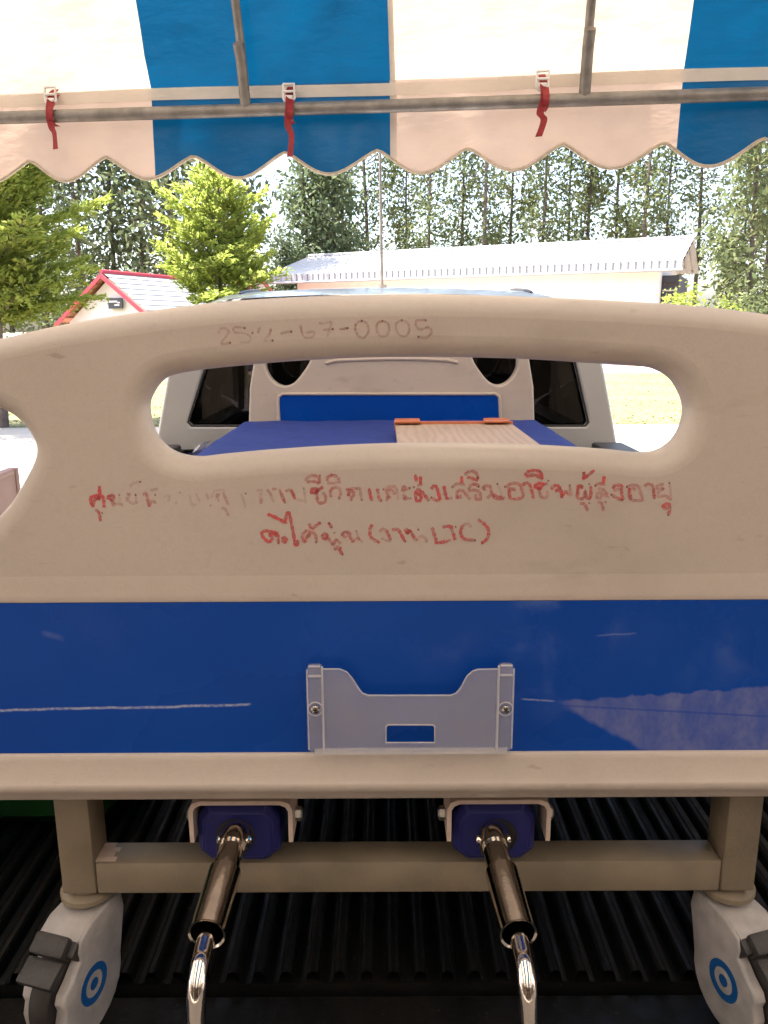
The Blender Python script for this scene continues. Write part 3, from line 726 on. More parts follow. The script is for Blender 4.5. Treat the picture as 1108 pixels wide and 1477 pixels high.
    rb_ = MB(); rb_.grid(rf, 28, 20); rb_.grid(lambda u, v: (lambda q: (q[0], q[1], q[2] - .04))(rf(u, v)), 28, 20); obj('roof', rb_, M['truck'], t)
    for s in (-1, 1):
        rr = MB(); a = cx + s * .56; rr.tube(catmull([(a, 3.18, 1.70), (a, 3.26, 1.712), (a, 3.6, 1.732), (a, 3.95, 1.725), (a, 4.05, 1.69)], 5), .010, 8); obj('roof_rail', rr, M['black_trim'], t)
    # antenna in the middle of the roof
    q0 = P(551, 420, 3.62); q1 = P(547, 150, 3.62)
    an = MB(); an.tube([(q0.x, 3.62, 1.725), (q0.x, 3.62, 1.76)], .022, 12); an.tube([(q0.x, 3.62, 1.75), (q0.x * .5 + q1.x * .5, 3.62, 2.15), (q1.x, 3.62, 2.62)], [.0075, .0065, .005], 10)
    obj('antenna', an, M['pipe'], t)
    # windscreen, bonnet, nose
    ws = MB(); ws.add([(cx - .80, 4.86, 1.12), (cx + .80, 4.86, 1.12), (cx + .68, 4.2, 1.655), (cx - .68, 4.2, 1.655)], [(0, 1, 2, 3)]); obj('windscreen', ws, M['tinted'], t, smooth=False)
    hd = MB(); hd.grid(lambda u, v: (cx + (2 * u - 1) * .82, 4.85 + 1.15 * v, 1.13 - .14 * v ** 2 - .04 * (2 * u - 1) ** 4), 12, 10); obj('bonnet', hd, M['truck'], t)
    fn = MB()
    for s in (-1, 1): fn.prism([(4.9, .5), (6.0, .5), (6.05, .95), (4.9, 1.09)], 'x', cx + s * .82, cx + s * .875)
    fn.prism([(5.98, .45), (6.1, .5), (6.08, .9), (6.0, .985)], 'x', cx - .84, cx + .84); obj('front_wings', fn, M['truck'], t, smooth=False)
    gr = MB(); gr.box((cx, 6.1, .76), (.9, .03, .2), .01); obj('grille', gr, M['black_trim'], t)
    for s in (-1, 1):
        hl = MB(); hl.box((cx + s * .65, 6.09, .8), (.3, .04, .15), .02); obj('headlight', hl, M['lamp'], t)
        for y in (2.12, 5.35): wheel(t, (cx + s * .74, y, .36), .36, .24, 'x')
    fb = MB(); fb.box((cx, 6.12, .5), (1.7, .14, .2), .04); obj('front_bumper', fb, M['truck'], t)
    ch = MB(); ch.bb(cx - .5, cx + .5, .8, 5.9, .42, .55); ch.bb(cx - .83, cx + .83, 3.0, 4.9, .44, .5); obj('chassis', ch, M['black_trim'], t, smooth=False)
    for s in (-1, 1):
        st = MB(); st.box((cx + s * .38, 3.95, .85), (.5, .5, .16), .05); st.box((cx + s * .38, 3.66, 1.12), (.48, .14, .5), .05); so = obj('seat', st, M['seat'], t)
        hr = MB(); hr.box((cx + s * .38, 3.64, 1.45), (.26, .1, .17), .04); hr.tube([(cx + s * .33, 3.64, 1.33), (cx + s * .33, 3.64, 1.42)], .008, 6); obj('headrest', hr, M['seat'], so)
    db = MB(); db.box((cx, 4.75, 1.02), (1.6, .35, .18), .05); obj('dashboard', db, M['seat'], t)
    sw = MB(); cw = Vector((cx + .38, 4.42, 1.1)); sw.tube([cw + Vector((.17 * math.cos(a), .05 * math.sin(a), .17 * math.sin(a))) for a in np.linspace(0, 2 * math.pi, 25)], .014, 8, cap=False)
    sw.box(cw, (.3, .03, .05), .01); obj('steering_wheel', sw, M['seat'], t)
    return t
truck()

# ------------------------------------------------------------------ hospital bed
bed = thing('hospital_bed', 'cream and blue hospital bed with hand cranks, standing in the truck load bed', 'hospital bed', tuple(BED0))
XY = lambda px, py, Y=BY: (P(px, py, Y).x, P(px, py, Y).z)
HW = 0.565
def footboard():
    top = [(-60, 501), (0, 486), (70, 470), (150, 456), (240, 443), (330, 433), (430, 427), (530, 424), (620, 423), (720, 425), (820, 429), (920, 434), (1010, 440), (1108, 451), (1180, 464), (1250, 482)]
    tp = [XY(*q) for q in top]
    zb = XY(554, 1146)[1]
    xl, xr = BEDX - HW, BEDX + HW
    out = catmull([(xl, tp[0][1] - .12), (xl + .02, tp[0][1] - .05)] and [Vector((a, b, 0)) for a, b in [(xl, tp[0][1] - .16), (xl + .004, tp[0][1] - .09), (xl + .03, tp[0][1] - .035)] + tp + [(xr - .03, tp[-1][1] - .03), (xr - .004, tp[-1][1] - .09), (xr, tp[-1][1] - .16)]], 5)
    outer = [(v.x, v.y) for v in out] + [(xr, zb), (xl, zb)]
    hole = [(205, 592), (212, 568), (228, 549), (252, 540), (300, 533), (360, 527), (420, 522), (490, 518), (560, 516), (640, 516), (740, 518), (800, 521), (860, 525), (920, 529), (955, 534), (984, 553), (1000, 592), (990, 630), (966, 652), (935, 658), (880, 653), (780, 647), (640, 644), (520, 646), (400, 653), (320, 660), (276, 664), (240, 655), (215, 630)]
    h1 = [(v.x, v.y) for v in catmull([Vector((*XY(*q), 0)) for q in hole], 5, True)]
    sl = [(43, 650), (37, 632), (21, 611), (0, 596), (-40, 584), (-90, 592), (-118, 640), (-120, 720), (-90, 772), (-45, 778), (0, 737), (22, 703), (39, 670)]
    h2 = [(v.x, v.y) for v in catmull([Vector((*XY(*q), 0)) for q in sl], 5, True)]
    c0 = XY(602, 650)[0]
    h3 = [(2 * c0 - a, b) for a, b in h2][::-1]
    b = MB(); b.plate(outer, [h1, h2, h3], .048, .021, BY, 7)
    fb = obj('footboard', b, M['cream'], bed, angle=60)
    # cream ledge above and stepped rail below the blue panel: swept profiles
    z = lambda py: XY(554, py)[1]
    def strip(name, prof, x0, x1):
        s = MB(); s.prism(prof, 'x', x0, x1); return obj(name, s, M['cream'], fb, angle=50)
    zt, zl = z(829), z(866)
    pr = [(BY + .012, zt + .002), (BY + .0002, zt + .001), (BY - .0006, zt - .004), (BY - .0010, zt - .010), (BY - .0022, zl + .008), (BY - .0028, zl + .002), (BY - .0022, zl), (BY + .012, zl)]
    strip('upper_ledge', pr, xl + .004, xr - .004)
    zp, zq, zr_, zs = z(1083), z(1119), z(1134), z(1147)
    pr = [(BY + .03, zp), (BY - .004, zp), (BY - .006, zp - .0015), (BY - .0065, zp - .007), (BY - .007, zp - .008), (BY - .0085, zq + .003), (BY - .0125, zq - .001), (BY - .0135, zq - .004), (BY - .0125, zr_ + .001),
          (BY - .0085, zr_ - .002), (BY - .0075, zs + .002), (BY - .005, zs - .0005), (BY + .046, zs - .0005)]
    strip('lower_rail', pr, xl - .001, xr + .001)
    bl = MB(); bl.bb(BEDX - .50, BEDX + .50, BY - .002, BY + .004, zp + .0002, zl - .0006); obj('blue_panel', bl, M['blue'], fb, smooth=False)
    return fb
fb = footboard()

# handwriting in red marker, traced stroke by stroke: (points, strength); one point = a dot
def handwriting():
    A = (120, 670, 5.54); B = (300, 670, 5.54); C = (440, 670, 5.54); D = (620, 670, 5.54); E = (790, 670, 5.54)
    Fz = (370, 730, 6.156); G = (530, 730, 6.156); H = (300, 440, 6.156); I = (460, 440, 6.156)
    T = [
    (A, 0, [([(85,340),(65,310),(60,270),(80,255),(110,248),(150,250),(165,290),(168,345)],.9),([(75,335),(92,285),(130,262),(122,285)],.8),([(130,170),(132,240)],1),([(95,365),(115,370),(130,400),(140,455)],.7),([(152,387)],1),
      ([(195,280),(205,255),(240,248),(240,280),(218,280),(238,300),(240,335)],.8),([(240,320),(290,315),(322,327)],.38),([(290,243)],.9),([(290,250),(300,320)],.18),
      ([(345,240),(370,235),(360,265),(345,275),(375,300),(400,312),(432,300)],.34),([(420,245),(428,310)],.22),([(420,242)],1),([(375,180),(400,152),(455,137)],.25),([(458,137)],.8),
      ([(475,240),(500,230),(515,270),(525,342)],.5),([(528,338),(555,290),(582,312)],.4),([(577,242)],.9),([(538,207),(600,195)],.3),
      ([(650,262),(690,252),(678,300)],.17),([(735,312),(755,298)],.18),([(773,225)],.45),([(850,240),(872,322),(905,318)],.2),([(900,230),(930,300)],.2),([(985,230),(1002,282)],.22),([(1020,328)],.45),([(1058,265),(1075,242),(1100,240)],.2)]),
    (B, 0, [([(25,270),(55,212),(118,205),(130,230)],.14),([(75,230),(85,300)],.2),([(120,225),(150,290),(165,322)],.36),([(110,345),(140,360),(168,412)],.38),([(265,235),(290,300),(300,345)],.25),([(303,232)],.7),
      ([(390,212),(430,203),(420,250),(425,312),(432,270)],.26),([(470,200),(490,220),(528,302)],.42),([(510,200),(550,193)],.42),([(570,195),(615,305)],.62),([(615,303)],.8),
      ([(620,215),(650,205),(670,215),(700,280)],.5),([(665,200),(697,277)],.5),([(710,280),(772,292)],.22),([(770,195),(782,312)],.25),([(765,190)],.6),
      ([(830,238),(830,202),(858,193),(880,206),(850,235),(885,200),(922,180)],.9),([(870,230),(882,302),(935,300),(938,250),(915,225)],.5),([(780,132),(800,100),(850,88),(890,110),(890,150)],.55),([(788,142),(850,135),(890,157)],.5),([(895,88)],.9),
      ([(985,262),(980,210),(1010,185),(1050,190),(1060,240),(1045,270)],.5),([(1047,272)],.9),([(950,132),(960,100),(1000,85),(1040,110),(1052,152)],.55),([(950,145),(1000,150),(1040,138)],.42)]),
    (C, 0, [([(330,190),(350,220),(345,252),(370,208),(392,235),(375,262),(365,292)],.52),([(345,200),(388,190),(412,195)],.42),([(410,200),(438,190),(446,240),(455,285)],.45),([(455,283)],.8),
      ([(512,190),(523,250),(537,292)],.88),([(578,190),(593,268),(612,290)],.72),([(610,290)],.8),([(645,190),(690,175),(730,190),(742,282)],.32),([(650,292),(665,250),(650,212),(690,205),(722,240)],.46),([(660,262),(692,260)],.3),([(628,198)],1),
      ([(770,182),(800,178),(792,205),(768,200)],.58),([(798,206),(838,187)],.4),([(780,240),(802,258),(790,276),(832,270)],.52),([(838,187)],.9),([(843,270)],.8),
      ([(885,208),(888,282),(920,287),(926,250),(890,226)],.8),([(888,198),(922,210),(960,250),(992,292)],.82),([(870,180)],1),([(922,95),(925,157)],1),([(880,80),(892,137)],.9),([(895,167),(937,155)],.5),
      ([(1008,197),(1028,173),(1050,180),(1066,230),(1082,284)],.85),([(1010,265),(1050,286),(1080,283)],.62),([(1010,263)],1)]),
    (D, 0, [([(113,170),(124,230),(140,282)],.82),([(140,275),(182,264)],.5),([(215,272),(220,220),(250,205),(282,230),(322,278)],.6),([(215,262),(245,266),(246,240)],.5),([(180,180),(220,155),(282,160)],.5),([(177,182)],.9),([(255,93),(255,152)],.92),
      ([(310,202),(330,165),(370,158),(395,180)],.56),([(305,212),(360,205),(400,225),(405,278),(368,272),(370,235)],.5),([(283,87),(300,65),(340,53),(375,75),(382,127)],.66),([(298,100),(350,115),(386,127)],.7),([(385,105)],.8),([(390,177)],1),
      ([(423,180),(440,202),(430,175),(480,173),(495,225),(540,257),(602,267)],.56),([(458,272),(490,245),(530,272),(592,276)],.5),([(540,155)],1),([(545,170),(570,220),(570,262)],.25),
      ([(605,180),(650,153),(712,155),(735,200),(742,262),(650,272),(635,215),(660,193),(686,207)],.6),([(630,180),(640,267)],.6),([(600,178)],1),([(738,167),(770,148),(800,165),(820,230),(828,272)],.72),
      ([(838,192),(850,160),(902,153),(880,192),(850,180)],.86),([(870,180),(890,257),(936,262),(936,210)],.5),([(900,165),(942,150)],.6),([(763,92),(780,60),(830,48),(880,58),(902,112)],.8),([(770,97),(840,84),(907,117)],.9),([(882,52)],.9),([(948,130)],1),
      ([(973,202),(985,175),(1020,168),(1037,195),(1000,212)],.72),([(1035,175),(1050,220),(1056,270)],.8)]),
    (E, 0, [([(110,264),(140,218),(177,247)],.7),([(175,168),(185,235),(192,252)],.4),([(177,165)],1),([(265,160),(277,187),(245,168),(238,262),(288,267),(300,210),(312,267),(342,260),(345,172)],.66),([(247,165),(240,257)],.75),([(333,155)],1),
      ([(285,58),(290,80),(288,112),(330,80),(374,45)],.8),([(288,68)],1),([(258,312),(290,313),(310,345),(318,372)],.6),([(332,308)],1),([(390,272),(400,230),(430,228),(492,267)],.5),([(388,262),(420,267),(432,240)],.46),([(380,170),(410,153),(462,160)],.5),([(452,93),(445,152)],1),
      ([(400,195),(440,198),(482,240)],.5),([(380,170)],.95),([(398,300),(430,308),(446,372)],.5),([(462,300)],1),([(518,192),(540,168),(587,168),(590,215),(602,288)],.76),([(523,207),(582,195)],.6),([(510,240),(550,265),(602,290)],.62),([(508,240)],1),
      ([(635,180),(670,163),(717,170),(735,200),(757,282),(720,287),(660,276),(650,210),(692,188),(690,217)],.42),([(650,185),(665,282)],.7),([(632,178)],1),([(773,177),(800,153),(835,168),(850,230),(853,272)],.5),([(845,190),(853,272)],.5),([(853,270)],.6),
      ([(930,155),(878,170),(880,195),(927,190),(885,220),(885,257),(940,250),(987,287)],.36),([(975,160),(987,282)],.2),([(972,147)],.9),([(913,342),(940,318),(970,320),(976,360),(963,407)],.8),([(923,347),(967,350)],.72),([(963,405)],.8)]),
    (Fz, 0, [([(117,327),(65,282),(48,240),(80,218),(115,225),(180,238),(192,280),(196,332)],.85),([(115,322),(142,285),(118,250),(172,248),(165,272)],.8),([(197,332)],1),([(228,300),(245,278),(267,295),(250,322),(228,300)],.86),
      ([(98,70),(180,105),(272,152)],1),([(258,132),(270,68),(290,62),(310,150),(330,250),(345,342),(367,332),(360,300)],.86),([(437,327),(415,300),(408,260),(440,223),(480,230),(520,250),(536,322)],.6),([(430,322),(450,265),(477,248),(450,282)],.6),
      ([(463,153),(475,170),(490,197),(522,180),(567,145)],.86),([(530,322)],.8),([(565,147)],.8),([(588,287),(590,255),(622,248),(615,292),(590,280)],.72),([(625,255),(650,300),(682,342),(702,300),(752,332)],.5),([(692,238)],.9),([(638,143),(670,192)],.75),([(645,150)],.9),([(667,190)],.8),
      ([(693,392),(710,368),(747,375),(738,390),(767,432)],.76),([(765,430)],.8),([(758,267),(770,235),(820,228),(827,255),(780,272),(770,240),(820,240),(840,290),(862,322)],.55),([(860,312),(900,285),(942,322)],.28),([(887,222)],.9),([(890,230),(912,302)],.22),
      ([(1030,163),(1010,200),(1010,260),(1040,295),(1097,324)],.76)]),
    (G, 0, [([(108,232),(130,205),(160,213),(190,265),(207,302)],.5),([(170,213),(197,272)],.6),([(135,290)],1),([(150,300),(212,312)],.3),([(218,210),(270,208),(300,250),(332,312)],.76),([(338,313)],.9),([(328,222),(350,208),(372,230),(345,242),(380,220),(420,290),(442,307)],.6),([(430,302),(480,268),(527,300),(515,322)],.36),([(452,208)],1),
      ([(573,188),(590,240),(610,300),(623,327),(742,302)],.86),([(668,192),(700,178),(762,184)],.86),([(740,185),(765,250),(779,302)],.76),([(783,183)],.9),([(922,187),(890,158),(850,168)],.35),([(850,168),(828,220),(840,270),(880,297),(962,303)],.72),([(955,304)],.9),
      ([(978,118),(1040,160),(1077,220),(1062,290),(1013,330)],.86),([(1016,328)],.8)]),
    (H, 1, [([(90,252),(125,203),(182,225),(175,260),(118,342),(197,336)],.4),([(330,205),(240,195),(235,240),(320,250),(377,280),(365,327),(288,330)],.36),([(328,204)],.9),([(197,335)],1),([(397,247)],.9),([(462,198),(443,252)],.6),([(562,203),(548,262)],.6),([(550,260),(498,317),(576,315)],.25),([(575,315)],.8),
      ([(643,256),(700,240),(747,235)],.5),([(740,236)],.8),([(822,178),(836,250)],.75),([(836,250),(860,287),(930,282),(942,235),(870,246)],.36)]),
    (I, 1, [([(0,160),(50,162),(102,148),(110,168),(75,282)],.42),([(38,222),(127,213)],.5),([(125,213)],.9),([(183,216),(257,204)],.55),([(255,205)],.9),([(380,138),(330,168),(325,222),(350,272),(400,292),(442,230),(425,165),(380,138)],.42),([(328,170),(326,222)],.4),([(380,141)],.9),
      ([(567,140),(520,163),(515,230),(550,277),(602,272),(627,210),(610,160),(567,142)],.46),([(563,143)],1),([(738,133),(690,163),(690,222),(720,267),(770,277),(802,230),(790,160),(738,135)],.46),([(737,134)],1),([(952,135),(870,138),(863,182),(900,217),(970,198),(1002,235),(960,287),(878,285)],.52),([(885,283)],.8),([(950,136)],.7)]),
    ]
    yq = BY - .0004; lift = [0]
    def stroke(poly, wd, a, tn, vs, fs, ink, tone):
        pts = [XY(u, v, yq) for u, v in poly]; n = len(pts); o = len(vs)
        y = yq - lift[0] * 2e-6; lift[0] += 1
        for i, p in enumerate(pts):
            q0, q1 = pts[max(i - 1, 0)], pts[min(i + 1, n - 1)]; dx, dz = q1[0] - q0[0], q1[1] - q0[1]; l = math.hypot(dx, dz) or 1
            f = wd * (0.9 + .18 * math.sin(i * 1.7 + o)) * (0.72 if i in (0, n - 1) else 1)
            vs.append((p[0] - dz / l * f, y, p[1] + dx / l * f)); vs.append((p[0] + dz / l * f, y, p[1] - dx / l * f))
            aa = a * (0.82 + .3 * mnoise.noise(Vector((p[0] * 90, p[1] * 90, 1.3)))); ink.extend((aa, aa)); tone.extend((tn, tn))
        for i in range(n - 1): fs.append((o + 2 * i, o + 2 * i + 1, o + 2 * i + 3, o + 2 * i + 2))
    for nm, lb, want in (('handwritten_text', 'two lines of Thai handwriting in faded red marker', 0), ('handwritten_number', 'number handwritten in faint brownish marker', 1)):
      vs = []; fs = []; ink = []; tone = []
      def emit(poly, wd, a, tn, vs=vs, fs=fs, ink=ink, tone=tone): stroke(poly, wd, a, tn, vs, fs, ink, tone)
      for (ox, oy, sc), tn, strokes in T:
        if tn != want: continue
        for pts, a in strokes:
            q = [(ox + u / sc, oy + v / sc) for u, v in pts]
            if len(q) == 1:
                u, v = q[0]; o = len(vs); r = .0011; c = XY(u, v, yq); y = yq - .0003
                vs.append((c[0], y, c[1])); ink.append(a * .85); tone.append(.85)
                for k in range(10):
                    an = 2 * math.pi * k / 10; vs.append((c[0] + r * math.cos(an), y, c[1] + r * 1.1 * math.sin(an))); ink.append(a * .6); tone.append(.8)
                for k in range(10): fs.append((o, o + 1 + k, o + 1 + (k + 1) % 10))
                continue
            cu = [(v.x, v.y) for v in catmull([Vector((u, v, 0)) for u, v in q], 5)] if len(q) > 2 else [(q[0][0] + (q[1][0] - q[0][0]) * k / 4, q[0][1] + (q[1][1] - q[0][1]) * k / 4) for k in range(5)]
            emit(cu, (.00135 if tn else .00185) * (0.8 + .25 * a), min(a * (.75 if tn else 1.0), 1), .5 if tn else 0.06)
      m = MB(); m.v = vs; m.f = fs
      o = obj(nm, m, M['ink'], fb, smooth=False, fix=False, label=lb)
      for an_, dat in (('ink', ink), ('tone', tone)):
        at = o.data.attributes.new(an_, 'FLOAT', 'POINT'); at.data.foreach_set('value', np.array(dat, dtype=np.float32))
handwriting()

def pocket():
    YF = BY - .0165
    X = lambda px, py, Y=YF: XY(px, py, Y)
    pl = [(466, 965), (490, 965), (500, 969), (508, 978), (518, 994), (523, 1000), (531, 1003), (650, 1003), (658, 1000), (664, 993), (674, 975), (682, 968), (690, 965.5), (718, 965), (716, 1080), (468, 1080)]
    hole = [(557, 1048), (560, 1045.5), (624, 1045.5), (627, 1048), (627, 1071), (557, 1071)]
    root = MB(); root.plate([X(*q) for q in pl], [[X(*q) for q in hole][::-1]], .0022, .0007, YF, 2)
    r = obj('document_pocket', root, M['frost'], fb, angle=50, label='frosted translucent plastic document pocket')
    rim = MB()
    rim.tube([(a, YF, b) for a, b in [X(*q) for q in pl[:-2]]], .0008, 6)
    hp = [(a, YF, b) for a, b in [X(*q) for q in hole]]; rim.tube(hp + [hp[0]], .0008, 6, cap=False)
    obj('pocket_rim', rim, M['frost_edge'], r)
    zt, zb = X(554, 961)[1], X(554, 1086)[1]; zb2 = X(554, 1080)[1]
    for a, b in ((444, 466), (718, 740)):
        x0, x1 = X(a, 1020)[0], X(b, 1020)[0]; fl = MB()
        fl.box(((x0 + x1) / 2, YF + .0055, (zt + zb) / 2), (x1 - x0, .011, zt - zb), .0035)
        f = obj('side_flange', fl, M['frost'], r)
        rb = MB(); e = .0012
        rb.box(((x0 + x1) / 2, YF - .001, zt - .010), (x1 - x0 - .003, .003, .0022), .0008)
        xi = x1 if a < 500 else x0
        rb.tube([(xi, YF - .001, zt), (xi, YF - .001, zb + .003)], .0013, 6)
        xo = x0 if a < 500 else x1
        rb.tube([(xo, YF + .001, zt - .004), (xo, YF + .001, zb + .004)], .001, 6)
        rb.tube([(x0 + .002, YF, zt), (x1 - .002, YF, zt)], .001, 6)
        cz = X(456 if a < 500 else 728, 1022)[1]; rb.lathe([(.0068, -.0006), (.0076, -.0012), (.0084, -.0006)], ((x0 + x1) / 2, YF - .0005, cz), 'y', 20)
        obj('flange_rib', rb, M['frost_edge'], f)
        sc = MB(); c = ((x0 + x1) / 2, YF - .002, cz)
        sc.lathe([(.0, -.0022), (.0026, -.0019), (.0042, -.0008), (.0046, .001), (.0, .001)], c, 'y', 18); s_ = obj('screw', sc, M['chrome'], f)
        cr = MB(); rot = Matrix.Rotation(R(8 if a < 500 else 40), 3, 'Y')
        cr.box((c[0], c[1] - .0022, c[2]), (.0052, .0008, .0013), 0, rot); cr.box((c[0], c[1] - .0023, c[2]), (.0013, .0008, .0052), 0, rot)
        for v in (cr,): pass
        M.setdefault('slot', mat('screw_slot', (.01, .008, .008), .7))
        q = obj('screw_slot', cr, M['slot'], f, smooth=False)
    bt = MB(); x0, x1 = X(452, 1020)[0], X(734, 1020)[0]
    bt.box(((x0 + x1) / 2, YF + .0012, zb2 - .0035), (x1 - x0, .0026, .0075), .001); obj('pocket_floor', bt, M['frost_edge'], r)
pocket()

def frame():
    YL = .835
    zt = XY(554, 1130, YL)[1]; zb = XY(554, 1288, YL)[1]; lw = .041; ld = .05
    legs = []
    for px0 in (75, 1053):
        x0 = XY(px0, 1150, YL)[0]; legs.append(x0 + lw / 2)
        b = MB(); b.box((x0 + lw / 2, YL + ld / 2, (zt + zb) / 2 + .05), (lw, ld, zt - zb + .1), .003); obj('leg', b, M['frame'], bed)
    b = MB(); z1, z0 = XY(554, 1243, YL + .003)[1], XY(554, 1287, YL + .003)[1]
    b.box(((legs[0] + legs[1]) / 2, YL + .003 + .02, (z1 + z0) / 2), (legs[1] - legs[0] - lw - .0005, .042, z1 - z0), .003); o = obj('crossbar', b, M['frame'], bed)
    # bare welded steel at the left end of the crossbar top
    wd = MB()
    xw = legs[0] + lw / 2
    for k, (l, yy) in enumerate(((.024, .0), (.019, .009), (.023, .018), (.015, .027))):
        wd.bb(xw, xw + l, YL + .006 + yy, YL + .0142 + yy, z1 - .001, z1 + .0006)
    obj('weld_patch', wd, M['bracket'], o, smooth=False)
    FY = 2.62
    for x in legs:
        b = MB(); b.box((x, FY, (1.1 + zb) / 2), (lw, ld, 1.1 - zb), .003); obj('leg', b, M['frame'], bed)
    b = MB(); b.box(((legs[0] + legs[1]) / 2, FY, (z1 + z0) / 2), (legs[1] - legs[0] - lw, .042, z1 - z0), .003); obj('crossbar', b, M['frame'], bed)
    for s in (-1, 1):
        b = MB(); b.box((BEDX + s * .44, 1.78, 1.09), (.04, 1.86, .06), .003); obj('side_beam', b, M['frame'], bed)
    d = MB(); d.box((BEDX, 1.80, 1.135), (.96, 1.84, .02), .004); obj('mattress_deck', d, M['frame'], bed)
    for y in (.87, 1.45, 2.05, 2.62):
        b = MB(); b.box((BEDX, y, 1.06), (.84, .04, .05), .003); obj('cross_beam', b, M['frame'], bed)
    for x in (XY(343, 1200, .9)[0], XY(716, 1200, .9)[0]):
        r = MB(); r.tube([(x, .93, .99), (x, 1.7, 1.04)], .014, 10); obj('crank_spindle', r, M['steel'], bed)
    # casters
    def caster(x, yl, mirror):
        hub = Vector((x, yl - .045, FLOOR + .0625)); TH = R(-17 if not mirror else 17); RZ = Matrix.Rotation(TH, 3, 'Z'); pv = Vector((x, yl, 0))
        def turn(mb): mb.v = [tuple(RZ @ (Vector(v) - pv) + pv) for v in mb.v]; return mb
        s = 1 if not mirror else -1
        h = MB()
        # swivel housing: two cheeks joined by a sloping top
        prof = []
        for k in range(0, 15):
            a = R(-125 + k * 16.0)        # round the hub, front low to back
            prof.append((hub.y + .060 * math.cos(a) * 1.0, hub.z + .060 * math.sin(a)))
        prof = [p_ for p_ in prof if p_[0] > hub.y - .04]
        prof = [(hub.y - .045, hub.z - .040)] + prof[:9] + [(hub.y + .066, hub.z + .03), (hub.y + .074, hub.z + .060), (hub.y + .070, hub.z + .086), (hub.y + .010, hub.z + .084), (hub.y - .012, hub.z + .074),
                (hub.y - .016, hub.z + .062), (hub.y - .014, hub.z + .050), (hub.y - .030, hub.z + .036), (hub.y - .044, hub.z + .027), (hub.y - .048, hub.z + .018), (hub.y - .045, hub.z + .008), (hub.y - .050, hub.z - .006)]
        for sg in (-1, 1):
            a, b_ = x + sg * .0165, x + sg * .030
            bm = bmesh.new(); v0 = [bm.verts.new((a, p_[0], p_[1])) for p_ in prof]; v1 = [bm.verts.new((b_, p_[0], p_[1])) for p_ in prof]
            n = len(prof); bm.faces.new(v0); of = bm.faces.new(v1[::-1])
            for k in range(n): bm.faces.new((v0[k], v0[(k + 1) % n], v1[(k + 1) % n], v1[k]))
            bmesh.ops.recalc_face_normals(bm, faces=bm.faces)
            bmesh.ops.bevel(bm, geom=list(of.edges), offset=.004, segments=3, profile=.5, affect='EDGES')
            bm.verts.index_update(); h.add([v.co.copy() for v in bm.verts], [[v.index for v in f.verts] for f in bm.faces]); bm.free()
        tp = [(hub.y + .070, hub.z + .0865), (hub.y + .010, hub.z + .0845), (hub.y - .0125, hub.z + .0745), (hub.y - .015, hub.z + .066), (hub.y + .0, hub.z + .070), (hub.y + .068, hub.z + .072)]
        h.prism(tp, 'x', x - .0262, x + .0262)
        c = obj('caster', turn(h), M['caster'], bed, angle=40)
        sw = MB(); zc = hub.z + .088
        sw.lathe([(.0, zc + .004), (.031, zc + .004), (.033, zc + .006), (.033, zc + .012), (.030, zc + .014), (.022, zc + .016), (.020, zc + .022), (.0, zc + .022)], (x, yl + .003, 0), 'z', 32); obj('swivel', sw, M['frame'], c)
        ty = MB(); ty.lathe([(.02, -.014), (.048, -.0145), (.058, -.013), (.0618, -.008), (.0625, 0), (.0618, .008), (.058, .013), (.048, .0145), (.02, .014)], tuple(hub), 'x', 40); obj('wheel', turn(ty), M['rubber'], c)
        em = MB(); ex = x + s * .0302
        hb = (0, hub.y + .004, hub.z + .004)
        em.lathe([(.0155, 0), (.0245, 0), (.0245, s * .0004), (.0155, s * .0004)], (ex, hb[1], hb[2]), 'x', 40); em.lathe([(.0, s * .0004), (.0072, s * .0004), (.0072, 0)], (ex, hb[1], hb[2]), 'x', 24)
        obj('emblem', turn(em), M['emblem'], c)
        pd = MB(); rx = Matrix.Rotation(R(38), 3, 'X')
        pd.box((x - s * .004, hub.y - .018, hub.z + .066), (.046, .024, .024), .004, rx); pd.box((x - s * .004, hub.y - .042, hub.z + .050), (.048, .030, .010), .003, Matrix.Rotation(R(28), 3, 'X'))
        pd.box((x + s * .022, hub.y - .010, hub.z + .060), (.012, .020, .026), .003, rx); pd.box((x, hub.y - .030, hub.z + .045), (.030, .040, .014), .003, rx)
        obj('brake_pedal', turn(pd), M['pedal'], c)
    for x in legs:
        caster(x, YL + .025, x > 0)
        caster(x, FY, x > 0)
    return legs
legs = frame()

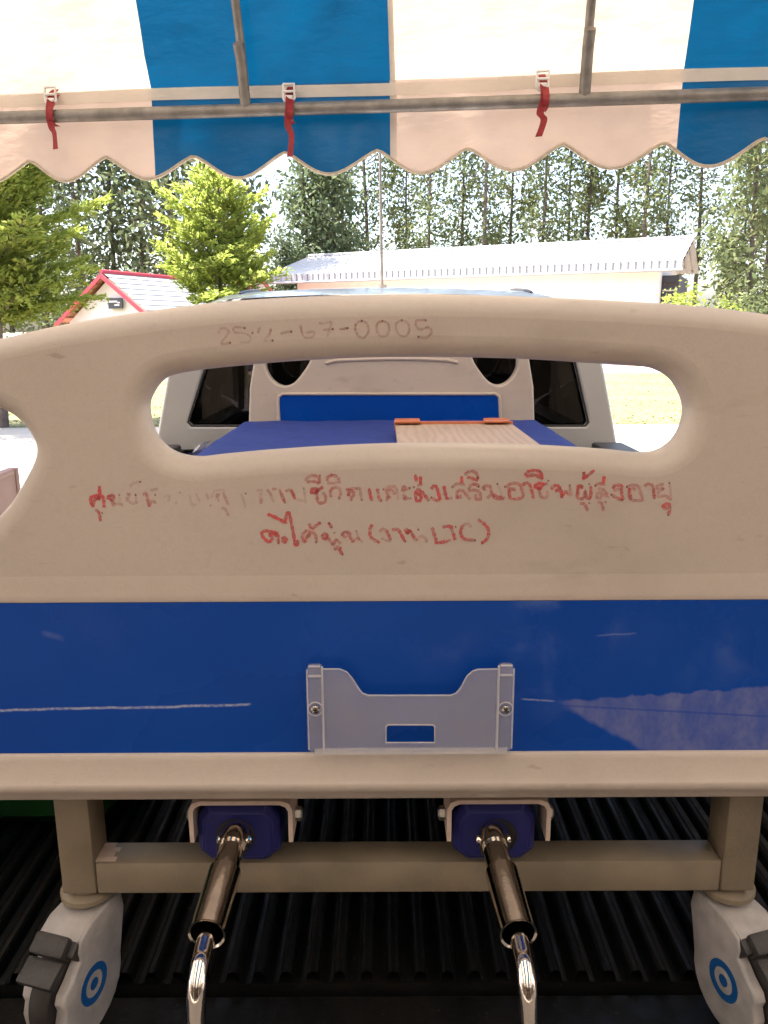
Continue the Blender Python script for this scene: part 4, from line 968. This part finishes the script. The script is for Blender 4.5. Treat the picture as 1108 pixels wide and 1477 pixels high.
def crank(px, mir):
    Yb = .805
    cx0 = XY(px + 4, 1180, Yb)[0]; w_ = .118
    zt = XY(554, 1155, Yb)[1]; zl = XY(554, 1214, Yb)[1]; th = .005
    xl, xr = cx0 - w_ / 2, cx0 + w_ / 2
    # inverted-U strap: swept rounded profile
    outp = [(xl, zl), (xl, zt - .012), (xl + .0035, zt - .0035), (xl + .012, zt), (xr - .012, zt), (xr - .0035, zt - .0035), (xr, zt - .012), (xr, zl)]
    inp = [(xr - th, zl), (xr - th, zt - .013), (xr - th - .003, zt - th - .003), (xr - .014, zt - th), (xl + .014, zt - th), (xl + th + .003, zt - th - .003), (xl + th, zt - .013), (xl + th, zl)]
    poly = outp + inp; n = len(poly); b = MB()
    vs = [(p[0], Yb, p[1]) for p in poly] + [(p[0], Yb + .052, p[1]) for p in poly]; fs = []
    m = len(outp)
    for k in range(n): fs.append((k, (k + 1) % n, n + (k + 1) % n, n + k))
    for k in range(m - 1):
        fs.append((k, k + 1, n - 2 - k, n - 1 - k)); fs.append((n + k + 1, n + k, n + n - 1 - k, n + n - 2 - k))
    b.add(vs, fs)
    cr = obj('crank', b, M['bracket'], bed, angle=45)
    bo = MB(); zb = (zt + zl) / 2 - .008
    for s in (-1, 1):
        bo.lathe([(.0, s * .008), (.006, s * .008), (.0085, s * .006), (.0085, 0), (.0, 0)], (cx0 + s * (w_ / 2 + .0005), Yb + .028, zb), 'x', 6)
    obj('bolt', bo, M['steel'], cr, smooth=False)
    # navy plastic gear housing, chamfered front
    YH_ = Yb + .008; hw, hz1, hz0 = .0475, XY(554, 1163, YH_)[1], XY(554, 1245, YH_)[1]
    hx = XY(px, 1200, YH_)[0] if not mir else XY(px - 2, 1200, YH_)[0]
    zc = (hz0 + hz1) / 2; hh = (hz1 - hz0) / 2
    octo = [(-hw, hh * .55), (-hw * .72, hh), (hw * .72, hh), (hw, hh * .55), (hw, -hh * .62), (hw * .66, -hh), (-hw * .66, -hh), (-hw, -hh * .62)]
    bm = bmesh.new(); v0 = [bm.verts.new((hx + a, YH_, zc + c)) for a, c in octo]; v1 = [bm.verts.new((hx + a, Yb + .07, zc + c)) for a, c in octo]
    ff = bm.faces.new(v0); bm.faces.new(v1[::-1])
    for k in range(8): bm.faces.new((v0[k], v1[k], v1[(k + 1) % 8], v0[(k + 1) % 8]))
    bmesh.ops.bevel(bm, geom=list(ff.edges), offset=.008, segments=1, affect='EDGES')
    bmesh.ops.bevel(bm, geom=list(bm.edges), offset=.0018, segments=2, affect='EDGES')
    bm.verts.index_update(); h = MB(); h.add([v.co.copy() for v in bm.verts], [[v.index for v in f.verts] for f in bm.faces]); bm.free()
    obj('gear_housing', h, M['navy'], cr, angle=30)
    sx, sy, sz = *XY(px - (3 if not mir else -2), 1206, YH_), 0
    sk = MB(); sk.lathe([(.0225, -.0002), (.0228, -.0012), (.0205, -.0016), (.020, -.0006), (0, -.0006)], (sx, YH_, sy), 'y', 28); obj('socket', sk, M['socket'], cr)
    d = -1 if not mir else 1
    a = Vector((sx, YH_ + .006, sy)); e = P(298 if not mir else 748, 1348, .650); q = P(338 if not mir else 711, 1213, Yb - .03)
    ax = (e - q).normalized()
    fk = MB(); fk.tube([a, q, q + ax * .012], [.0165, .0175, .0165], 18)
    fk.lathe([(0, -.0185), (.004, -.0185), (.005, -.0175), (.005, .0185), (.004, .0195), (0, .0195)], tuple(q + Vector((0, 0, .002))), 'x', 14)
    obj('knuckle', fk, M['chrome'], cr)
    # sleeve: two diameters, hollow at the lower end
    m1 = q.lerp(e, .36)
    sl = MB(); sl.tube([q, m1], [.0136, .0142], 24); sl.tube([m1 - ax * .0005, m1 + ax * .0012, q.lerp(e, .985), e], [.0150, .0172, .0176, .0182], 24, cap=False)
    sl.tube([e, e - ax * .001, q.lerp(e, .97), q.lerp(e, .8)], [.0180, .0158, .0152, .0150], 24, cap=False)
    obj('sleeve', sl, M['chrome'], cr)
    rod_s = q.lerp(e, .78)
    k1 = P(288 if not mir else 757, 1396, .612); k2 = P(284 if not mir else 761, 1430, .598); k3 = P(283 if not mir else 763, 1485, .594); k4 = k3 + (k3 - k2) * 1.6
    rd = MB(); path = [rod_s, rod_s.lerp(e, .8), e.lerp(k1, .6)] + catmull([e.lerp(k1, .75), k1, k2, k3], 6) + [k4]
    rd.tube(path, .0086, 18); obj('crank_rod', rd, M['chrome'], cr)
    gp = MB(); gp.tube([k4, k4 + (k4 - k3).normalized() * .02, k4 + (k4 - k3).normalized() * .07], [.012, .016, .014], 14); obj('grip', gp, M['black_trim'], cr)
crank(343, False); crank(716, True)

def headboard():
    YH = 2.74
    X = lambda px, py: XY(px, py, YH)
    c0 = X(565, 560)[0]
    def sym(pts): return [X(*q) for q in pts]
    zt = 1.62; zb = 1.0
    outer = [X(358, 640), X(360, 560), X(367, 515), (X(372, 490)[0], 1.50), (X(384, 480)[0], 1.56), (X(420, 480)[0], 1.595), (c0, 1.625)]
    outer = outer + [(2 * c0 - a, b) for a, b in outer[-2::-1]]
    outer = [(outer[0][0], zb)] + outer + [(outer[-1][0], zb)]
    outer = [(a, b) for a, b in outer]
    hs = [(383, 524), (386, 538), (396, 551), (410, 557), (424, 552), (437, 537), (447, 520), (450, 500), (440, 484), (420, 478), (400, 484), (386, 502)]
    h1 = [(v.x, v.y) for v in catmull([Vector((*X(*q), 0)) for q in hs], 4, True)][::-1]
    h2 = [(2 * c0 - a, b) for a, b in h1][::-1]
    b = MB(); b.plate(outer, [h1, h2], .05, .008, YH, 4); hb = obj('headboard', b, M['cream'], bed, angle=60)
    rg = MB(); rg.tube([(q[0], YH - .001, q[1]) for q in [X(470, 524), X(484, 520), X(520, 518.5), X(565, 517.5), X(610, 518), X(646, 519.5), X(660, 523)]], .006, 8); obj('moulded_ridge', rg, M['cream'], hb)
    bl = [X(404, 640), X(401, 580), X(402, 572), X(408, 568), X(714, 568), X(720, 572), X(721, 580), X(724, 640)]
    pn = MB(); pn.plate(bl, [], .006, .002, YH - .003, 2); obj('blue_panel', pn, M['blue_far'], hb)
    rm = MB(); rp = [(a, YH - .003, z_) for a, z_ in bl]; rm.tube(rp, .006, 8); obj('panel_rim', rm, M['cream'], hb)
headboard()

# ------------------------------------------------------------------ on the bed and in the truck
def mattress():
    x0, x1, y0, y1, zt, zb = BEDX - .525, BEDX + .50, .85, 2.725, 1.272, 1.147
    b = MB(); nx, ny = 44, 70
    def fn(u, v):
        x = x0 + (x1 - x0) * u; y = y0 + (y1 - y0) * v
        e = min(u, 1 - u) * (x1 - x0); e2 = min(v, 1 - v) * (y1 - y0); e = min(e, e2)
        z = zt - .022 * max(0, 1 - e / .04) ** 2 + .006 * mnoise.noise(Vector((x * 3, y * 2.2, 0))) + .004 * mnoise.noise(Vector((x * 9 + y * 5, y * 7, 3)))
        return (x, y, z)
    b.grid(fn, nx, ny)
    for (x, yA, yB, ax) in ((x0, y0, y1, 'l'), (x1, y0, y1, 'r')):
        b.grid(lambda u, v: (x + (.006 * math.sin(v * math.pi)) * (-1 if ax == 'l' else 1), yA + (yB - yA) * u, zb + (fn(0 if ax == 'l' else 1, u)[2] - zb) * v), ny, 6)
    for y in (y0, y1): b.grid(lambda u, v: (x0 + (x1 - x0) * u, y, zb + (fn(u, 0 if y == y0 else 1)[2] - zb) * v), nx, 6)
    b.grid(lambda u, v: (x0 + (x1 - x0) * u, y0 + (y1 - y0) * v, zb), 2, 2)
    o = obj('mattress', b, M['mattress'], angle=50)
    tag(o, 'royal blue mattress lying on the hospital bed', 'mattress')
    st = MB(); pts = []
    a = P(262, 664, 1.95); c = P(318, 632, 2.28)
    st.grid(lambda u, v: (x0 + .012 - .030 * v + .003 * math.sin(u * 22), 1.60 + .62 * u, zt + .003 - .05 * v * v + .003 * math.sin(u * 17 + v * 3)), 30, 5)
    M['clear'] = frosted_mat('clear_plastic_sheet', (.75, .75, .80), .55, .15)
    obj('plastic_sleeve', st, M['clear'], o, label='crumpled clear plastic along the left edge')
mattress()
def wooden_board():
    a, b_ = P(570, 619, 2.33), P(737, 614, 2.33)
    zt = 1.302
    t = thing('wooden_board', 'pale wood-grain board with reddish edge lying on the blue mattress', 'board', (a.x, 1.9, zt - .02))
    b = MB(); b.box(((a.x + b_.x) / 2, 1.93, zt - .009), (b_.x - a.x, .76, .018), .002); obj('panel', b, M['wood'], t, local=False)
    e = MB(); e.box(((a.x + b_.x) / 2, 2.316, zt - .006), (b_.x - a.x + .006, .012, .026), .002); obj('edge_strip', e, M['orange_edge'], t)
    for x in (a.x + .035, b_.x - .045):
        h = MB(); h.box((x, 2.305, zt + .008), (.075, .045, .006), .002); h.tube([(x - .036, 2.325, zt + .010), (x + .036, 2.325, zt + .010)], .005, 8); obj('hinge', h, M['orange_edge'], t)
wooden_board()
def green_basin():
    cx_, cy = -.592, 1.361
    t = thing('plastic_basin', 'green plastic basin standing in the load bed behind the left leg', 'basin', (cx_, cy, FLOOR))
    b = MB()
    def ring(hw, hd, r, z, n=6):
        out = []
        for (sx, sy, a0) in ((1, 1, 0), (-1, 1, 90), (-1, -1, 180), (1, -1, 270)):
            for k in range(n + 1):
                an = R(a0 + 90 * k / n); out.append((cx_ + sx * (hw - r) + r * math.cos(an), cy + sy * (hd - r) + r * math.sin(an), z))
        return out
    prof = [(.0, FLOOR + .001), (.075, FLOOR + .001), (.105, FLOOR + .006), (.122, FLOOR + .03), (.124, FLOOR + .20), (.127, FLOOR + .205), (.127, FLOOR + .215), (.119, FLOOR + .213), (.118, FLOOR + .03), (.07, FLOOR + .008), (0, FLOOR + .008)]
    rings = [ring(max(p_[0], .002), max(p_[0], .002) * 1.25, max(p_[0], .002) * .4, p_[1]) for p_ in prof]; n = len(rings[0])
    vs = [v for r_ in rings for v in r_]; fs = [(i * n + k, i * n + (k + 1) % n, (i + 1) * n + (k + 1) % n, (i + 1) * n + k) for i in range(len(rings) - 1) for k in range(n)]
    b.add(vs, fs); obj('tub', b, M['green_plastic'], t)
    h = MB(); h.tube(catmull([(cx_ - .04, cy - .155, FLOOR + .2), (cx_ - .03, cy - .175, FLOOR + .185), (cx_ + .03, cy - .175, FLOOR + .185), (cx_ + .04, cy - .155, FLOOR + .2)], 4), .006, 8); obj('handle', h, M['green_plastic'], t)
green_basin()
def brown_panel():
    a = P(27, 673.5, 3.32); x1, zt = a.x, a.z
    t = thing('brown_panel', 'plain brown partition panel standing on the pavement left of the truck', 'partition', (x1, 2.6, 0))
    b = MB(); b.box((x1 - .02, 2.62, (zt + .08) / 2), (.036, 1.36, zt - .12), .004); obj('panel', b, M['brown'], t)
    for y in (1.955, 3.30):
        e = MB(); e.box((x1 - .02, y, zt / 2), (.044, .036, zt), .006); obj('edge_post', e, M['brown'], t)
        f = MB(); f.box((x1 - .02, y, .02), (.46, .05, .03), .008); obj('foot', f, M['brown'], t)
    tp = MB(); tp.box((x1 - .02, 2.627, zt - .012), (.046, 1.30, .024), .006); obj('top_rail', tp, M['brown'], t)
brown_panel()

# ------------------------------------------------------------------ canopy tent
TY, TA = 3.32, R(-6.0)
tent = thing('canopy_tent', 'blue and cream striped canopy with scalloped valance over the truck', 'tent', (0, TY, 0), None, TA)
TM = Matrix.Rotation(-TA, 3, 'Z')
def TP(px, py, yl=0.0):
    """tent-local x and z that the photograph shows at a pixel, on the local plane y = yl"""
    o = TM @ (Vector((0, 0, CAM_Z)) - Vector((0, TY, 0))); d = TM @ ray(px, py)
    k = (yl - o.y) / d.y; return (o.x + d.x * k, o.z + d.z * k)
def build_tent():
    ZF = TP(420, 121)[1]                  # fold where the roof turns down into the valance
    ZP = TP(420, 157, -.06)[1]
    DEP = 5.6
    prof = [(0, 0), (-.10, .26), (-.22, .50), (-.42, .78), (-.75, 1.05), (-1.25, 1.28), (-1.9, 1.42), (-2.8, 1.48)]
    pc = [(v.x, v.y) for v in catmull([Vector((a, b, 0)) for a, b in prof], 4)]
    pc = pc + [(-DEP - a, b) for a, b in pc[-2::-1]]
    seams = [TP(222, 190)[0], TP(567, 190)[0], TP(980, 190)[0]]
    wl = (seams[2] - seams[0]) / 2
    xs_ = [seams[0] - k * wl for k in range(8, 0, -1)] + seams + [seams[2] + k * wl for k in range(1, 9)]
    ap = [TP(q, r)[0] for q, r in ((37, 217), (153, 220), (277, 222), (411, 221), (545, 215), (675, 211), (812, 203), (960, 200), (1101, 194))]
    st = (ap[-1] - ap[0]) / 8
    while ap[0] > xs_[0] - .5: ap.insert(0, ap[0] - st)
    while ap[-1] < xs_[-1] + .5: ap.append(ap[-1] + st)
    zhi = TP(545, 216)[1]; zlo = TP(475, 253)[1]
    def zbot(x):
        for a, b in zip(ap, ap[1:]):
            if a <= x <= b:
                t = (x - a) / (b - a); s = math.sin(math.pi * t)
                return zhi + (zlo - zhi) * (0.72 * s ** 1.15 + .28 * (0.5 - .5 * math.cos(2 * math.pi * t)))
        return zhi
    def wav(x, f):  # gentle billow of the hanging cloth, f = 0 at the fold
        return f * (.018 * math.sin(x * 7.3) + .012 * math.sin(x * 17 + 1)) + .012 * f * mnoise.noise(Vector((x * 2.5, f * 2, 4)))
    def rz(x, k):
        y, z = pc[k]; n_ = mnoise.noise(Vector((x * 1.3, k * .33, 1))) * .02 + mnoise.noise(Vector((x * 3.1 + k * .2, k * .5, 7))) * .010
        ed = min(k, len(pc) - 1 - k) / 3.0; n_ *= min(ed, 1)
        n_ += .022 * math.exp(-((x - (-.42 + .055 * k)) / .05) ** 2) * max(0, min((k - 1) / 3, (9 - k) / 4, 1))
        return (x, y + n_ * .8, ZF + z + n_)
    for i, (a, b) in enumerate(zip(xs_, xs_[1:])):
        m = M['tent_blue'] if i % 2 == 0 else M['tent_white']
        cl = 'deep blue' if i % 2 == 0 else 'cream white'
        r = MB(); nx = 26; r.grid(lambda u, v: rz(a + (b - a) * u, int(round(v * (len(pc) - 1)))), nx, len(pc) - 1)
        obj('roof_stripe', r, m, tent, local=True, angle=80, label=cl + ' roof stripe')
        v_ = MB(); n2 = 40
        v_.grid(lambda u, v: (a + (b - a) * u, wav(a + (b - a) * u, v) + .0, ZF + (zbot(a + (b - a) * u) - ZF) * v), n2, 14)
        m2 = M['tent_white_dimmed'] if m is M['tent_white'] else m
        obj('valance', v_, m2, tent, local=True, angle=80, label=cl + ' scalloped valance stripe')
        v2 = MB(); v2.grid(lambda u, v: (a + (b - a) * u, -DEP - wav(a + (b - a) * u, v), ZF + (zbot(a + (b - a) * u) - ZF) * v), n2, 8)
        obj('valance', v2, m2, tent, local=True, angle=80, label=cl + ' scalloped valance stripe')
    x0, x1 = xs_[0], xs_[-1]
    pb = MB(); n = 900; pb.tube([(x0 + (x1 - x0) * k / n, wav(x0 + (x1 - x0) * k / n, 1), zbot(x0 + (x1 - x0) * k / n)) for k in range(n + 1)], .0065, 6)
    obj('valance_piping', pb, M['piping'], tent, local=True)
    # webbing band sewn along the fold
    zt, zb = TP(420, 123)[1], TP(420, 141)[1]
    wb = MB(); wb.grid(lambda u, v: (x0 + (x1 - x0) * u, -.006 + wav(x0 + (x1 - x0) * u, (ZF - (zt + (zb - zt) * v)) / .4), zt + (zb - zt) * v + .006 * math.sin(u * 60)), 160, 2)
    obj('webbing', wb, M['web'], tent, local=True)
    # sewn seam tape at the blue/cream joint
    sx = seams[1]; sm = MB(); sm.grid(lambda u, v: (sx - .012 + .026 * u, -.004 + wav(sx, v), ZF + (zbot(sx) - ZF) * v), 2, 12); obj('seam_tape', sm, M['web'], tent, local=True)
    s2 = MB(); s2.grid(lambda u, v: (lambda q: (q[0], q[1] - .005, q[2] - .005))(rz(sx - .010 + .02 * u, int(round(v * 16)))), 2, 16); obj('seam_tape', s2, M['web'], tent, local=True)
    # frame
    yp = -.06
    l0, l1, l2 = TP(0, 170, yp), TP(560, 153, yp), TP(1108, 135, yp)
    pp = MB(); pp.tube([(x0, yp, l0[1]), (l0[0], yp, l0[1]), (l1[0], yp, l1[1]), (l2[0], yp, l2[1]), (x1, yp, l2[1])], .0235, 16); obj('eave_pipe', pp, M['pipe'], tent, local=True)
    p2 = MB(); p2.tube([(x0, -DEP - yp, ZP), (x1, -DEP - yp, ZP)], .0235, 12); obj('eave_pipe', p2, M['pipe'], tent, local=True)
    rx = [TP(355, 157, yp)[0], TP(843, 138, yp)[0]]; gap_ = rx[1] - rx[0]
    for x in [rx[0] - gap_, rx[0], rx[1], rx[1] + gap_]:
        inner = [(yp, ZP - ZF), (-.10, .06)] + [(a - .045, b - .035) for a, b in pc[2:len(pc) // 2 + 1]]
        inner = inner + [(-DEP - a, b) for a, b in inner[-2::-1]]
        rf = MB(); rf.tube([(x, a, ZF + b) for a, b in inner], .0165, 12); o = obj('rafter', rf, M['pipe'], tent, local=True)
        sl = MB(); q0 = Vector((x, yp, ZP)); q1 = Vector((x, -.135, ZF + .105)); sl.tube([q0, Vector((x, -.10, ZF + .055)), q1], .021, 12); obj('sleeve', sl, M['pipe'], o, local=True)
    for x in (x0 + .02, x1 - .02):
        for y in (yp, -DEP - yp):
            po = MB(); po.tube([(x, y, 0.01), (x, y, ZP)], .028, 12); po.box((x, y, .012), (.16, .16, .008)); obj('post', po, M['pipe'], tent, local=True)
    # red straps with white buckles tying the webbing to the pipe
    for px, pyb, end, sway in ((78, 140, (80, 215), .006), (419, 136, (418, 226), -.004), (782, 118, (777, 197), -.012)):
        x, z = TP(px, pyb, -.03); xe, ze = TP(*end, -.09); zt_ = TP(px, pyb - 12, -.02)[1]
        zp = TP(px, pyb + 32, -.09)[1]
        s = MB(); wd = .0135
        path = catmull([(x, -.012, zt_), (x, -.05, z), (x + .004, -.088, z - .07), (x + .004 + sway, -.092, zp - .03), ((x + xe) / 2 + .012, -.095, (zp + ze) / 2), (xe, -.09, ze)], 5)
        vs = []; fs = []
        for k, q in enumerate(path):
            tw = .5 * math.sin(k * .22) ; c, s_ = math.cos(tw), math.sin(tw)
            vs += [(q.x - wd * c, q.y - wd * s_, q.z), (q.x + wd * c, q.y + wd * s_, q.z), (q.x + wd * c, q.y + wd * s_ + .002, q.z), (q.x - wd * c, q.y - wd * s_ + .002, q.z)]
            if k: o = 4 * k; fs += [(o - 4, o - 3, o + 1, o), (o - 3, o - 2, o + 2, o + 1), (o - 2, o - 1, o + 3, o + 2), (o - 1, o - 4, o, o + 3)]
        s.add(vs, fs)
        lp = catmull([(x + .008, -.02, z + .01), (x + .012, -.093, z - .06), (x + .010, -.09, zp - .01), (x + .006, -.03, zp - .012)], 5)
        vs = []; fs = []
        for k, q in enumerate(lp):
            vs += [(q.x - .012, q.y, q.z), (q.x + .012, q.y, q.z)]
            if k: o = 2 * k; fs.append((o - 2, o - 1, o + 1, o))
        s.add(vs, fs)
        so = obj('tie_strap', s, M['redstrap'], tent, local=True)
        bk = MB(); w2, h2 = .021, .030; c = Vector((x, -.058, z - .002))
        lpz = [(-w2, h2), (w2, h2), (w2 * 1.05, -h2 * .6), (w2 * .6, -h2 * 1.1), (-w2 * .6, -h2 * 1.1), (-w2 * 1.05, -h2 * .6)]
        ring = [c + Vector((a, 0, b)) for a, b in lpz]; bk.tube(ring + [ring[0]], .0052, 8, cap=False); bk.tube([c + Vector((-w2, -.002, .004)), c + Vector((w2, -.002, .004))], .005, 8)
        bk.box(c + Vector((0, -.004, -h2 * .55)), (w2 * 1.5, .006, .014), .002)
        obj('buckle', bk, M['buckle'], so, local=True)
build_tent()
